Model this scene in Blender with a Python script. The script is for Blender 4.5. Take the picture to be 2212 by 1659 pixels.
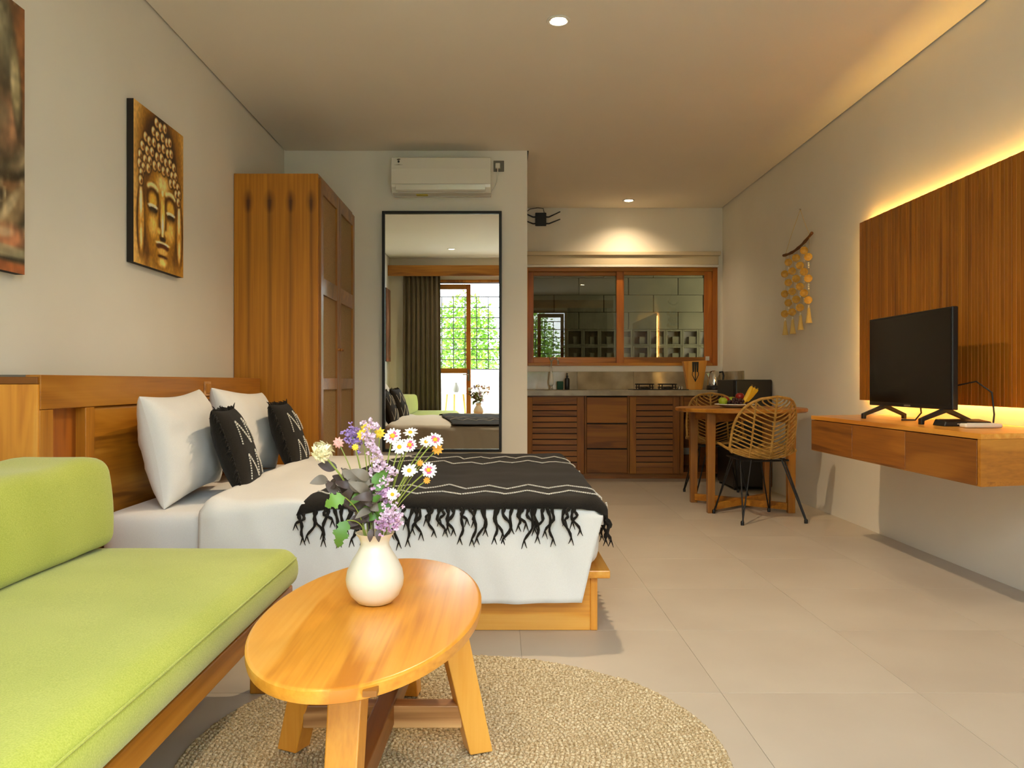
import bpy, bmesh, math, random
import numpy as np
from mathutils import Vector, Matrix, noise as mnoise

random.seed(7)
PI = math.pi
SC = bpy.context.scene
COL = SC.collection
for o in list(bpy.data.objects):
    bpy.data.objects.remove(o)

# ------------------------------------------------------------------ camera, world, sun, exposure
F_PX, VX, VY, CAM_H = 1680.0, 1080.0, 825.0, 0.948
cam_d = bpy.data.cameras.new('camera')
cam = bpy.data.objects.new('camera', cam_d)
COL.objects.link(cam)
cam.location = (0, 0, CAM_H)
cam.rotation_euler = (PI/2, 0, 0)
cam_d.sensor_fit = 'HORIZONTAL'
cam_d.sensor_width = 36.0
cam_d.lens = F_PX/2212*36.0
cam_d.shift_x = (1106-VX)/2212
cam_d.shift_y = -(829.5-VY)/2212
cam_d.clip_start = 0.02
SC.camera = cam

SC.view_settings.view_transform = 'Standard'
SC.view_settings.look = 'None'
SC.view_settings.gamma = 1.0
SC.view_settings.use_curve_mapping = False
SC.view_settings.exposure = 0.56
SC.cycles.max_bounces = 8
SC.cycles.caustics_reflective = False
SC.cycles.caustics_refractive = False
SC.cycles.use_adaptive_sampling = True
SC.cycles.adaptive_threshold = 0.02

world = bpy.data.worlds.new('world')
SC.world = world
world.use_nodes = True
bg = world.node_tree.nodes['Background']
bg.inputs['Color'].default_value = (0.82, 0.92, 1.0, 1)
bg.inputs['Strength'].default_value = 7.6

sun_d = bpy.data.lights.new('sun', 'SUN')
sun_d.energy = 5.5
sun_d.angle = math.radians(1.0)
sun_d.color = (1.0, 0.95, 0.85)
sun = bpy.data.objects.new('sun', sun_d)
COL.objects.link(sun)
sun.rotation_euler = (math.radians(-38), math.radians(-14), 0)   # from behind and above the house, onto the terrace

# daylight portals: guide sampling only, give off no light
def portal(x0, x1, z0, z1, y, rx):
    d = bpy.data.lights.new('daylight_portal', 'AREA')
    d.shape = 'RECTANGLE'
    d.size, d.size_y = x1-x0, z1-z0
    d.cycles.is_portal = True
    o = bpy.data.objects.new('daylight_portal', d)
    COL.objects.link(o)
    o.location = ((x0+x1)/2, y, (z0+z1)/2)
    o.rotation_euler = (rx, 0, 0)

portal(-1.0, 1.36, 0.02, 2.4, 0.03, PI/2)

# ------------------------------------------------------------------ materials
def lin(c):
    return tuple(((v/255)/12.92 if v/255 <= 0.04045 else ((v/255+0.055)/1.055)**2.4) for v in c)

class NT:
    def __init__(s, name):
        s.m = bpy.data.materials.new(name)
        s.m.use_nodes = True
        s.t = s.m.node_tree
        s.b = s.t.nodes['Principled BSDF']
        s.out = s.t.nodes['Material Output']
    def n(s, typ, **kw):
        nd = s.t.nodes.new(typ)
        for k, v in kw.items():
            if k.startswith('i_'):
                key = k[2:].replace('_', ' ')
                nd.inputs[int(key) if key.isdigit() else key].default_value = v
            else:
                setattr(nd, k, v)
        return nd
    def l(s, a, b):
        s.t.links.new(a, b)
    def set(s, **kw):
        for k, v in kw.items():
            s.b.inputs[k.replace('_', ' ')].default_value = v

MATS = {}
def plain(name, rgb, rough=0.5, metal=0.0, spec=0.5, coat=0.0, emit=None, strength=0.0, sheen=0.0):
    t = NT(name)
    t.set(Base_Color=(*lin(rgb), 1), Roughness=rough, Metallic=metal)
    t.b.inputs['Specular IOR Level'].default_value = spec
    t.b.inputs['Coat Weight'].default_value = coat
    t.b.inputs['Sheen Weight'].default_value = sheen
    if emit:
        t.b.inputs['Emission Color'].default_value = (*lin(emit), 1)
        t.b.inputs['Emission Strength'].default_value = strength
    MATS[name] = t.m
    return t.m

def mottled(name, c1, c2, scale=3.0, rough=0.7, bump=0.0, bscale=60.0, spec=0.4, detail=6.0, sheen=0.0, stretch=(1, 1, 1), lo=0.35, hi=0.65):
    t = NT(name)
    tc = t.n('ShaderNodeTexCoord'); mp = t.n('ShaderNodeMapping'); mp.inputs['Scale'].default_value = stretch
    oi = t.n('ShaderNodeObjectInfo'); ad = t.n('ShaderNodeVectorMath', operation='ADD'); ml = t.n('ShaderNodeMath', operation='MULTIPLY'); ml.inputs[1].default_value = 37.0
    t.l(oi.outputs['Random'], ml.inputs[0]); t.l(tc.outputs['Object'], ad.inputs[0]); t.l(ml.outputs[0], ad.inputs[1]); t.l(ad.outputs[0], mp.inputs['Vector'])
    nz = t.n('ShaderNodeTexNoise'); nz.inputs['Scale'].default_value = scale; nz.inputs['Detail'].default_value = detail
    t.l(mp.outputs[0], nz.inputs['Vector'])
    rp = t.n('ShaderNodeValToRGB'); e = rp.color_ramp.elements
    e[0].position, e[1].position = lo, hi
    e[0].color, e[1].color = (*lin(c1), 1), (*lin(c2), 1)
    t.l(nz.outputs['Fac'], rp.inputs[0]); t.l(rp.outputs[0], t.b.inputs['Base Color'])
    t.set(Roughness=rough); t.b.inputs['Specular IOR Level'].default_value = spec; t.b.inputs['Sheen Weight'].default_value = sheen
    if bump:
        n2 = t.n('ShaderNodeTexNoise'); n2.inputs['Scale'].default_value = bscale; n2.inputs['Detail'].default_value = 4
        t.l(mp.outputs[0], n2.inputs['Vector'])
        bp = t.n('ShaderNodeBump'); bp.inputs['Strength'].default_value = bump; bp.inputs['Distance'].default_value = 0.004
        t.l(n2.outputs['Fac'], bp.inputs['Height']); t.l(bp.outputs[0], t.b.inputs['Normal'])
    MATS[name] = t.m
    return t.m

def wood(name, dark, mid, light, axis=0, scale=1.0, rough=0.4, coat=0.04, figure=0.5):
    """teak: long streaks along `axis`, cathedral figure from a distorted ring pattern"""
    t = NT(name)
    tc = t.n('ShaderNodeTexCoord'); oi = t.n('ShaderNodeObjectInfo')
    ml = t.n('ShaderNodeMath', operation='MULTIPLY'); ml.inputs[1].default_value = 53.0
    ad = t.n('ShaderNodeVectorMath', operation='ADD')
    t.l(oi.outputs['Random'], ml.inputs[0]); t.l(tc.outputs['Object'], ad.inputs[0]); t.l(ml.outputs[0], ad.inputs[1])
    mp = t.n('ShaderNodeMapping')
    sc = [7.0*scale]*3; sc[axis] = 0.7*scale
    mp.inputs['Scale'].default_value = sc
    t.l(ad.outputs[0], mp.inputs['Vector'])
    n1 = t.n('ShaderNodeTexNoise'); n1.inputs['Scale'].default_value = 1.0; n1.inputs['Detail'].default_value = 3; n1.inputs['Distortion'].default_value = 0.6
    t.l(mp.outputs[0], n1.inputs['Vector'])
    # rings from the slow noise
    mm = t.n('ShaderNodeMath', operation='MULTIPLY'); mm.inputs[1].default_value = 34.0
    sn = t.n('ShaderNodeMath', operation='SINE'); t.l(n1.outputs['Fac'], mm.inputs[0]); t.l(mm.outputs[0], sn.inputs[0])
    m2 = t.n('ShaderNodeMath', operation='MULTIPLY_ADD'); m2.inputs[1].default_value = 0.13*figure; t.l(sn.outputs[0], m2.inputs[0]); t.l(n1.outputs['Fac'], m2.inputs[2])
    # fine fibre
    mp2 = t.n('ShaderNodeMapping'); sc2 = [120.0]*3; sc2[axis] = 3.0; mp2.inputs['Scale'].default_value = sc2
    t.l(ad.outputs[0], mp2.inputs['Vector'])
    n2 = t.n('ShaderNodeTexNoise'); n2.inputs['Scale'].default_value = 1.0; n2.inputs['Detail'].default_value = 2; t.l(mp2.outputs[0], n2.inputs['Vector'])
    m3 = t.n('ShaderNodeMath', operation='MULTIPLY_ADD'); m3.inputs[1].default_value = 0.22; t.l(n2.outputs['Fac'], m3.inputs[0]); t.l(m2.outputs[0], m3.inputs[2])
    rp = t.n('ShaderNodeValToRGB'); e = rp.color_ramp.elements
    e[0].position, e[1].position = 0.40, 0.86
    e[0].color, e[1].color = (*lin(dark), 1), (*lin(light), 1)
    x = rp.color_ramp.elements.new(0.60); x.color = (*lin(mid), 1)
    t.l(m3.outputs[0], rp.inputs[0])
    hs = t.n('ShaderNodeHueSaturation')
    mr = t.n('ShaderNodeMapRange'); mr.inputs['To Min'].default_value = 0.88; mr.inputs['To Max'].default_value = 1.1
    t.l(oi.outputs['Random'], mr.inputs['Value']); t.l(mr.outputs[0], hs.inputs['Value'])
    t.l(rp.outputs[0], hs.inputs['Color']); t.l(hs.outputs[0], t.b.inputs['Base Color'])
    t.set(Roughness=rough); t.b.inputs['Coat Weight'].default_value = coat; t.b.inputs['Coat Roughness'].default_value = 0.2
    bp = t.n('ShaderNodeBump'); bp.inputs['Strength'].default_value = 0.12; bp.inputs['Distance'].default_value = 0.002
    t.l(n2.outputs['Fac'], bp.inputs['Height']); t.l(bp.outputs[0], t.b.inputs['Normal'])
    MATS[name] = t.m
    return t.m

def woven(name, c1, c2, scale=400.0, rough=0.9, sheen=0.3, bump=0.3, axes=(0, 1)):
    """plain-weave cloth: crossing fine waves give colour and relief"""
    t = NT(name)
    tc = t.n('ShaderNodeTexCoord')
    nz = t.n('ShaderNodeTexNoise'); nz.inputs['Scale'].default_value = scale; nz.inputs['Detail'].default_value = 2
    t.l(tc.outputs['Object'], nz.inputs['Vector'])
    n2 = t.n('ShaderNodeTexNoise'); n2.inputs['Scale'].default_value = 4.0; n2.inputs['Detail'].default_value = 5
    t.l(tc.outputs['Object'], n2.inputs['Vector'])
    m = t.n('ShaderNodeMath', operation='MULTIPLY_ADD'); m.inputs[1].default_value = 0.5
    t.l(n2.outputs['Fac'], m.inputs[0]); t.l(nz.outputs['Fac'], m.inputs[2])
    rp = t.n('ShaderNodeValToRGB'); e = rp.color_ramp.elements
    e[0].position, e[1].position = 0.5, 1.0
    e[0].color, e[1].color = (*lin(c1), 1), (*lin(c2), 1)
    t.l(m.outputs[0], rp.inputs[0]); t.l(rp.outputs[0], t.b.inputs['Base Color'])
    t.set(Roughness=rough); t.b.inputs['Sheen Weight'].default_value = sheen; t.b.inputs['Specular IOR Level'].default_value = 0.2
    bp = t.n('ShaderNodeBump'); bp.inputs['Strength'].default_value = bump; bp.inputs['Distance'].default_value = 0.002
    t.l(nz.outputs['Fac'], bp.inputs['Height']); t.l(bp.outputs[0], t.b.inputs['Normal'])
    MATS[name] = t.m
    return t.m

def glass(name, tint=(1, 1, 1), ior=1.45):
    t = NT(name)
    t.t.nodes.remove(t.b)
    tr = t.n('ShaderNodeBsdfTransparent'); tr.inputs[0].default_value = (*tint, 1)
    gl = t.n('ShaderNodeBsdfGlossy'); gl.inputs['Roughness'].default_value = 0.0
    fr = t.n('ShaderNodeFresnel'); fr.inputs['IOR'].default_value = ior
    mx = t.n('ShaderNodeMixShader')
    t.l(fr.outputs[0], mx.inputs[0]); t.l(tr.outputs[0], mx.inputs[1]); t.l(gl.outputs[0], mx.inputs[2]); t.l(mx.outputs[0], t.out.inputs[0])
    MATS[name] = t.m
    return t.m

def emitter(name, rgb, strength):
    t = NT(name)
    t.t.nodes.remove(t.b)
    em = t.n('ShaderNodeEmission'); em.inputs[0].default_value = (*lin(rgb), 1); em.inputs[1].default_value = strength
    t.l(em.outputs[0], t.out.inputs[0])
    MATS[name] = t.m
    return t.m

def painted(name, rough=0.45):
    t = NT(name)
    at = t.n('ShaderNodeAttribute', attribute_name='paint')
    t.l(at.outputs['Color'], t.b.inputs['Base Color'])
    t.set(Roughness=rough)
    nz = t.n('ShaderNodeTexNoise'); nz.inputs['Scale'].default_value = 90
    bp = t.n('ShaderNodeBump'); bp.inputs['Strength'].default_value = 0.25; bp.inputs['Distance'].default_value = 0.003
    t.l(nz.outputs['Fac'], bp.inputs['Height']); t.l(bp.outputs[0], t.b.inputs['Normal'])
    MATS[name] = t.m
    return t.m

mottled('wall_paint', (232, 226, 212), (237, 232, 219), 1.2, 0.85, bump=0.05, bscale=200)
mottled('ceiling_paint', (238, 229, 212), (242, 233, 217), 0.8, 0.9)
mottled('floor_tile', (184, 174, 160), (192, 183, 169), 2.2, 0.38, spec=0.45)
plain('grout', (168, 158, 144), 0.8)
TEAK = ((132, 78, 16), (178, 114, 28), (200, 138, 48))
wood('teak_x', *TEAK, axis=0)
wood('teak_y', *TEAK, axis=1)
wood('teak_z', *TEAK, axis=2)
DT = ((102, 56, 10), (142, 84, 20), (166, 106, 34))
wood('dteak_x', *DT, axis=0)
wood('dteak_y', *DT, axis=1)
wood('dteak_z', *DT, axis=2)
LT = ((196, 120, 32), (226, 154, 52), (238, 178, 82))
wood('lteak_x', *LT, axis=0, rough=0.33, coat=0.3)
wood('lteak_y', *LT, axis=1, rough=0.33, coat=0.3)
wood('lteak_z', *LT, axis=2, rough=0.36, coat=0.2)
wood('walnutty_x', (140, 92, 46), (190, 140, 88), (214, 168, 112), axis=0, figure=1.2)
OT = ((148, 78, 10), (180, 102, 20), (198, 124, 36))
wood('oteak_z', *OT, axis=2)
WT = ((122, 72, 8), (150, 94, 16), (170, 114, 28))
wood('kteak_x', (116, 64, 2), (142, 84, 6), (162, 102, 14), axis=0, coat=0.0, rough=0.55)
wood('kteak_z', (116, 64, 2), (142, 84, 6), (162, 102, 14), axis=2, coat=0.0, rough=0.55)
wood('wteak_x', *WT, axis=0, coat=0.3)
wood('wteak_z', *WT, axis=2, coat=0.3)
wood('slat_z', (136, 78, 8), (166, 100, 14), (184, 118, 24), axis=2, scale=0.8, rough=0.5, coat=0.0)
woven('green_cloth', (162, 174, 52), (192, 200, 88), 350)
woven('white_cotton', (220, 219, 216), (231, 230, 228), 500, bump=0.08, sheen=0.1)
woven('sheet_cotton', (220, 220, 220), (230, 230, 230), 500, bump=0.06, sheen=0.1)
woven('black_cotton', (22, 19, 16), (40, 35, 29), 300, bump=0.6, sheen=0.05)
woven('white_thread', (222, 214, 198), (236, 230, 218), 300)
woven('curtain_cloth', (92, 80, 62), (118, 104, 82), 300, sheen=0.2)
mottled('jute', (152, 128, 88), (222, 206, 172), 170.0, 0.9, spec=0.2, detail=4)
plain('black_metal', (22, 20, 19), 0.45, 0.3)
plain('black_plastic', (14, 14, 15), 0.4)
plain('screen_black', (4, 4, 5), 0.12, spec=0.5)
plain('white_plastic', (226, 224, 212), 0.22, coat=0.3)
plain('white_paint', (232, 228, 218), 0.6)
plain('grey_plastic', (112, 108, 96), 0.5)
plain('canvas_side', (46, 38, 28), 0.8)
plain('chrome', (205, 202, 196), 0.12, 1.0)
plain('steel', (190, 186, 178), 0.22, 1.0)
plain('ceramic_cream', (224, 218, 200), 0.42, coat=0.2)
plain('ceramic_white', (232, 232, 220), 0.2, coat=0.4)
mottled('stone_top', (150, 138, 116), (176, 164, 140), 9.0, 0.3, spec=0.5)
mottled('stone_splash', (150, 136, 108), (186, 170, 138), 5.0, 0.1, spec=0.6)
mottled('rattan', (150, 110, 44), (184, 142, 70), 30.0, 0.6)
mottled('cane_web', (152, 120, 76), (176, 146, 100), 160.0, 0.65)
mottled('block_grey', (70, 64, 46), (86, 78, 58), 6.0, 0.95, bump=0.3, bscale=90)
mottled('block_pale', (96, 90, 68), (112, 104, 80), 6.0, 0.95, bump=0.3, bscale=90)
mottled('capiz', (196, 142, 40), (222, 172, 70), 40.0, 0.4)
plain('bead', (240, 232, 210), 0.3)
woven('tassel_thread', (206, 172, 92), (226, 196, 120), 300)
mottled('driftwood', (96, 58, 26), (130, 84, 44), 30.0, 0.8, stretch=(1, 0.1, 1))
glass('clear_glass')
glass('window_glass', (0.74, 0.71, 0.58), ior=1.75)
t = NT('mirror_silver'); t.set(Base_Color=(0.86, 0.88, 0.86, 1), Metallic=1.0, Roughness=0.0); MATS['mirror_silver'] = t.m
emitter('led_warm', (255, 200, 100), 70.0)
emitter('lamp_warm', (255, 226, 180), 60.0)
plain('leaf_green', (86, 128, 52), 0.5)
plain('leaf_bright', (108, 150, 60), 0.5)
plain('leaf_plum', (78, 64, 60), 0.5)
plain('leaf_sage', (118, 108, 94), 0.55)
plain('stem_green', (138, 152, 66), 0.5)
plain('petal_white', (246, 238, 226), 0.6)
plain('petal_pink', (226, 96, 140), 0.6)
plain('petal_cream', (246, 238, 200), 0.6)
plain('pollen', (232, 176, 30), 0.7)
plain('lilac', (204, 164, 202), 0.7)
plain('lilac_pale', (228, 202, 222), 0.7)
plain('violet', (164, 136, 192), 0.7)
plain('bract_pink', (226, 170, 160), 0.7)
plain('yellow_petal', (238, 206, 60), 0.6)
plain('orange_petal', (240, 176, 70), 0.6)
mottled('bush_leaf', (96, 140, 34), (150, 190, 64), 5.0, 0.6)
mottled('terrace_floor', (190, 180, 164), (204, 196, 180), 2.0, 0.6)
plain('apple_green', (150, 170, 40), 0.3)
plain('apple_red', (150, 30, 20), 0.3)
plain('grape', (54, 20, 22), 0.35)
plain('banana', (226, 182, 30), 0.5)
plain('banana_tip', (110, 84, 30), 0.6)
plain('soap_black', (26, 22, 20), 0.3)
plain('sponge_green', (40, 84, 66), 0.9)
plain('print_black', (40, 40, 36), 0.6)
plain('print_grey', (168, 164, 146), 0.6)
plain('sticker_yellow', (196, 180, 60), 0.6)
plain('blind_fabric', (216, 200, 168), 0.8)
plain('canvas_edge_gap_dark', (34, 26, 18), 0.8)  # near-black for canvas edges and for shade painted behind louvre slats
painted('canvas_paint')

# ------------------------------------------------------------------ mesh helpers
class MB:
    def __init__(s):
        s.v = []; s.f = []
    def add(s, vs, fs):
        b = len(s.v)
        s.v.extend([tuple(p) for p in vs])
        s.f.extend([tuple(i+b for i in f) for f in fs])
        return s
    def box(s, x0, x1, y0, y1, z0, z1):
        return s.add([(x0, y0, z0), (x1, y0, z0), (x1, y1, z0), (x0, y1, z0), (x0, y0, z1), (x1, y0, z1), (x1, y1, z1), (x0, y1, z1)],
                     [(0, 3, 2, 1), (4, 5, 6, 7), (0, 1, 5, 4), (1, 2, 6, 5), (2, 3, 7, 6), (3, 0, 4, 7)])
    def hexa(s, bottom, top):
        return s.add(list(bottom)+list(top), [(0, 3, 2, 1), (4, 5, 6, 7), (0, 1, 5, 4), (1, 2, 6, 5), (2, 3, 7, 6), (3, 0, 4, 7)])
    def beam(s, a, b, w, d, up=(0, 0, 1), w2=None, d2=None):
        a, b = Vector(a), Vector(b)
        t = (b-a).normalized(); u = Vector(up)
        r = t.cross(u)
        if r.length < 1e-5: r = t.cross(Vector((1, 0, 0)))
        r.normalize(); q = r.cross(t).normalized()
        w2 = w if w2 is None else w2; d2 = d if d2 is None else d2
        lo = [a+r*(i*w/2)+q*(j*d/2) for i, j in ((-1, -1), (1, -1), (1, 1), (-1, 1))]
        hi = [b+r*(i*w2/2)+q*(j*d2/2) for i, j in ((-1, -1), (1, -1), (1, 1), (-1, 1))]
        return s.hexa(lo, hi)
    def tube(s, pts, r, n=8, closed=False, flat=1.0):
        pts = [Vector(p) for p in pts]; m = len(pts)
        rr = [r]*m if not hasattr(r, '__len__') else r
        prev = None; rings = []
        for i, p in enumerate(pts):
            if closed: t = pts[(i+1) % m]-pts[i-1]
            else: t = pts[min(i+1, m-1)]-pts[max(i-1, 0)]
            t.normalize()
            if prev is None:
                u = Vector((0, 0, 1)) if abs(t.z) < 0.9 else Vector((1, 0, 0))
                a = t.cross(u).normalized()
            else:
                a = (prev-t*prev.dot(t))
                a = a.normalized() if a.length > 1e-6 else t.orthogonal().normalized()
            prev = a; b = t.cross(a)
            rings.append([p+(a*math.cos(2*PI*k/n)+b*math.sin(2*PI*k/n)*flat)*rr[i] for k in range(n)])
        vs = [q for R in rings for q in R]; fs = []
        for i in range(m if closed else m-1):
            j = (i+1) % m
            for k in range(n):
                fs.append((i*n+k, i*n+(k+1) % n, j*n+(k+1) % n, j*n+k))
        if not closed:
            fs.append(tuple(range(n-1, -1, -1))); fs.append(tuple((m-1)*n+k for k in range(n)))
        return s.add(vs, fs)
    def lathe(s, prof, c=(0, 0, 0), n=32, sx=1.0, sy=1.0):
        vs = []; fs = []; m = len(prof)
        for r, z in prof:
            for k in range(n):
                a = 2*PI*k/n
                vs.append((c[0]+r*sx*math.cos(a), c[1]+r*sy*math.sin(a), c[2]+z))
        for i in range(m-1):
            for k in range(n):
                fs.append((i*n+k, i*n+(k+1) % n, (i+1)*n+(k+1) % n, (i+1)*n+k))
        fs.append(tuple(range(n-1, -1, -1))); fs.append(tuple((m-1)*n+k for k in range(n)))
        return s.add(vs, fs)
    def prism(s, poly, z0, z1):
        n = len(poly)
        return s.add([(x, y, z0) for x, y in poly]+[(x, y, z1) for x, y in poly],
                     [tuple(range(n-1, -1, -1)), tuple(range(n, 2*n))]+[(k, (k+1) % n, n+(k+1) % n, n+k) for k in range(n)])
    def prism_x(s, poly, x0, x1):
        n = len(poly)
        return s.add([(x0, y, z) for y, z in poly]+[(x1, y, z) for y, z in poly],
                     [tuple(range(n)), tuple(range(2*n-1, n-1, -1))]+[(k, n+k, n+(k+1) % n, (k+1) % n) for k in range(n)])
    def prism_y(s, poly, y0, y1):
        n = len(poly)
        return s.add([(x, y0, z) for x, z in poly]+[(x, y1, z) for x, z in poly],
                     [tuple(range(n)), tuple(range(2*n-1, n-1, -1))]+[(k, n+k, n+(k+1) % n, (k+1) % n) for k in range(n)])
    def grid(s, fn, nu, nv):
        vs = [fn(i/(nu-1), j/(nv-1)) for i in range(nu) for j in range(nv)]
        fs = [(i*nv+j, i*nv+j+1, (i+1)*nv+j+1, (i+1)*nv+j) for i in range(nu-1) for j in range(nv-1)]
        return s.add(vs, fs)
    def ball(s, c, r, n=12, m=8):
        r = r if hasattr(r, '__len__') else (r, r, r)
        vs = [(c[0], c[1], c[2]-r[2])]; fs = []
        for i in range(1, m):
            th = -PI/2+PI*i/m
            for k in range(n):
                a = 2*PI*k/n
                vs.append((c[0]+r[0]*math.cos(th)*math.cos(a), c[1]+r[1]*math.cos(th)*math.sin(a), c[2]+r[2]*math.sin(th)))
        vs.append((c[0], c[1], c[2]+r[2])); L = len(vs)-1
        for k in range(n):
            fs.append((0, 1+(k+1) % n, 1+k))
            fs.append((L, L-n+k, L-n+(k+1) % n))
        for i in range(m-2):
            for k in range(n):
                fs.append((1+i*n+k, 1+i*n+(k+1) % n, 1+(i+1)*n+(k+1) % n, 1+(i+1)*n+k))
        return s.add(vs, fs)
    def rbox(s, x0, x1, y0, y1, z0, z1, r, n=(12, 12, 8), warp=None):
        """soft box: subdivided cube with rounded edges, optionally warped"""
        bm = {}; vs = []; fs = []
        lo, hi = Vector((x0, y0, z0)), Vector((x1, y1, z1))
        def samples(a, b, k):   # denser near the ends
            out = [a, a+r*0.3, a+r*0.65, a+r]
            out += [a+r+(b-a-2*r)*i/k for i in range(1, k)]
            out += [b-r, b-r*0.65, b-r*0.3, b]
            return out
        S = [samples(x0, x1, n[0]), samples(y0, y1, n[1]), samples(z0, z1, n[2])]
        def vert(p):
            key = tuple(round(c, 6) for c in p)
            if key in bm: return bm[key]
            q = Vector(p)
            c = Vector((min(max(q.x, x0+r), x1-r), min(max(q.y, y0+r), y1-r), min(max(q.z, z0+r), z1-r)))
            d = q-c
            if d.length > 1e-9: q = c+d.normalized()*r
            if warp: q = Vector(warp(q))
            vs.append(tuple(q)); bm[key] = len(vs)-1
            return bm[key]
        for ax in range(3):
            u, w = (ax+1) % 3, (ax+2) % 3
            for side in (0, -1):
                for i in range(len(S[u])-1):
                    for j in range(len(S[w])-1):
                        quad = []
                        for a, b in ((i, j), (i+1, j), (i+1, j+1), (i, j+1)):
                            p = [0, 0, 0]; p[ax] = S[ax][side]; p[u] = S[u][a]; p[w] = S[w][b]
                            quad.append(vert(p))
                        fs.append(tuple(quad if side == -1 else quad[::-1]))
        return s.add(vs, fs)

def world_loc(o):
    p = Vector((0, 0, 0))
    while o is not None:
        p += o.location; o = o.parent
    return p

def ob(name, mb, mat, parent=None, smooth=False, bevel=0.0, local=False, angle=40, segs=2, recalc=True, kind=None, label=None):
    vs = np.array(mb.v, dtype=float)
    if local: org = Vector((0, 0, 0))
    elif parent is not None: org = world_loc(parent)
    else: org = Vector(((vs[:, 0].min()+vs[:, 0].max())/2, (vs[:, 1].min()+vs[:, 1].max())/2, vs[:, 2].min()))
    vs = vs-np.array(org)
    me = bpy.data.meshes.new(name)
    me.from_pydata(vs.tolist(), [], mb.f)
    if recalc:
        b = bmesh.new(); b.from_mesh(me); bmesh.ops.recalc_face_normals(b, faces=b.faces); b.to_mesh(me); b.free()
    me.materials.append(MATS[mat] if isinstance(mat, str) else mat)
    if smooth:
        me.polygons.foreach_set('use_smooth', [True]*len(me.polygons))
        if angle < 179: me.set_sharp_from_angle(angle=math.radians(angle))
    o = bpy.data.objects.new(name, me)
    COL.objects.link(o)
    if parent is not None: o.parent = parent
    elif not local: o.location = org
    if bevel:
        m = o.modifiers.new('bevel', 'BEVEL'); m.width = bevel; m.segments = segs; m.limit_method = 'ANGLE'; m.angle_limit = math.radians(35)
    if kind: o['kind'] = kind
    if label: o['label'] = label
    return o

def tag(o, label, cat, group=None):
    o['label'] = label; o['category'] = cat
    if group: o['group'] = group
    return o

def thing(name, label, cat, loc, rotz=0.0, group=None):
    o = bpy.data.objects.new(name, None); o.empty_display_size = 0.05
    COL.objects.link(o); o.location = loc; o.rotation_euler = (0, 0, rotz)
    return tag(o, label, cat, group)

def struct(name, mb, mat, **kw):
    o = ob(name, mb, mat, **kw); o['kind'] = 'structure'
    return o

def copy_part(o, parent, loc=None):
    c = o.copy(); COL.objects.link(c); c.parent = parent
    if loc is not None: c.location = loc
    return c

def dup(root, loc, rotz, label, group=None):
    r = root.copy(); COL.objects.link(r); r.location = loc; r.rotation_euler = (0, 0, rotz); r['label'] = label
    if group: r['group'] = group
    for ch in list(root.children):
        c = ch.copy(); COL.objects.link(c); c.parent = r
        for g in list(ch.children):
            d = g.copy(); COL.objects.link(d); d.parent = c
    return r

def B(*a):
    return MB().box(*a)

def nz(x, y, z=0.0):
    return mnoise.noise(Vector((x, y, z)))

# ------------------------------------------------------------------ room
XL, XR, YF, YA, YK, ZC = -1.73, 2.37, 0.20, 6.236, 8.284, 2.80
XA = 0.219        # right face of the wall that carries mirror and air conditioner
fl = struct('floor', B(XL-.1, XR+.1, 0.05, YK+.1, -0.12, -0.002), 'grout')
xs = [XL]+[0.075+0.6*k for k in range(-3, 4) if XL < 0.075+0.6*k < XR]+[XR]
ys = [0.05]+[2.97+0.6*k for k in range(-5, 10) if 0.05 < 2.97+0.6*k < YK]+[YK]
tile_cache = {}
for i in range(len(xs)-1):
    for j in range(len(ys)-1):
        w, d = round(xs[i+1]-xs[i]-0.0014, 4), round(ys[j+1]-ys[j]-0.0014, 4)
        if w < 0.01 or d < 0.01: continue
        cx, cy = (xs[i]+xs[i+1])/2, (ys[j]+ys[j+1])/2
        if cx < XA-.3 and cy > YA+.3: continue
        if (w, d) not in tile_cache:
            o = ob('floor_tile', B(-w/2, w/2, -d/2, d/2, -0.012, 0), 'floor_tile', local=True, bevel=0.0005, segs=1)
            tile_cache[(w, d)] = o; o.parent = fl
        else:
            o = copy_part(tile_cache[(w, d)], fl)
        o.location = Vector((cx, cy, 0))-fl.location
struct('wall_left', B(XL-.12, XL, 0.05, YA+.1, -0.05, 2.86), 'wall_paint')
struct('wall_right', B(XR, XR+.12, 0.05, YK+.1, -0.05, 2.86), 'wall_paint')
struct('wall_back', B(XL-.12, XA, YA, YK+.14, -0.05, 2.86), 'wall_paint')
mb = MB().box(XA, XR, YK, YK+.14, -0.05, 1.12).box(XA, XR, YK, YK+.14, 2.165, 2.86).box(2.315, XR, YK, YK+.14, 1.12, 2.165).box(XA, 0.25, YK, YK+.14, 1.12, 2.165)
struct('wall_kitchen', mb, 'wall_paint')
OX0, OX1, OZ = -1.02, 1.38, 2.42
mb = MB().box(XL-.12, OX0, 0.05, YF, -0.05, 2.86).box(OX1, XR+.12, 0.05, YF, -0.05, 2.86).box(OX0, OX1, 0.05, YF, OZ, 2.86)
struct('wall_front', mb, 'wall_paint')
struct('ceiling', MB().box(XL+.012, XR-.012, YF, YA-.006, ZC, ZC+.05).box(XA+.012, XR-.012, YA-.006, YK-.006, ZC, ZC+.05), 'ceiling_paint')
struct('roof_slab', B(XL-.12, XR+.12, 0.05, YK+.14, 2.86, 2.95), 'grey_plastic')

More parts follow.
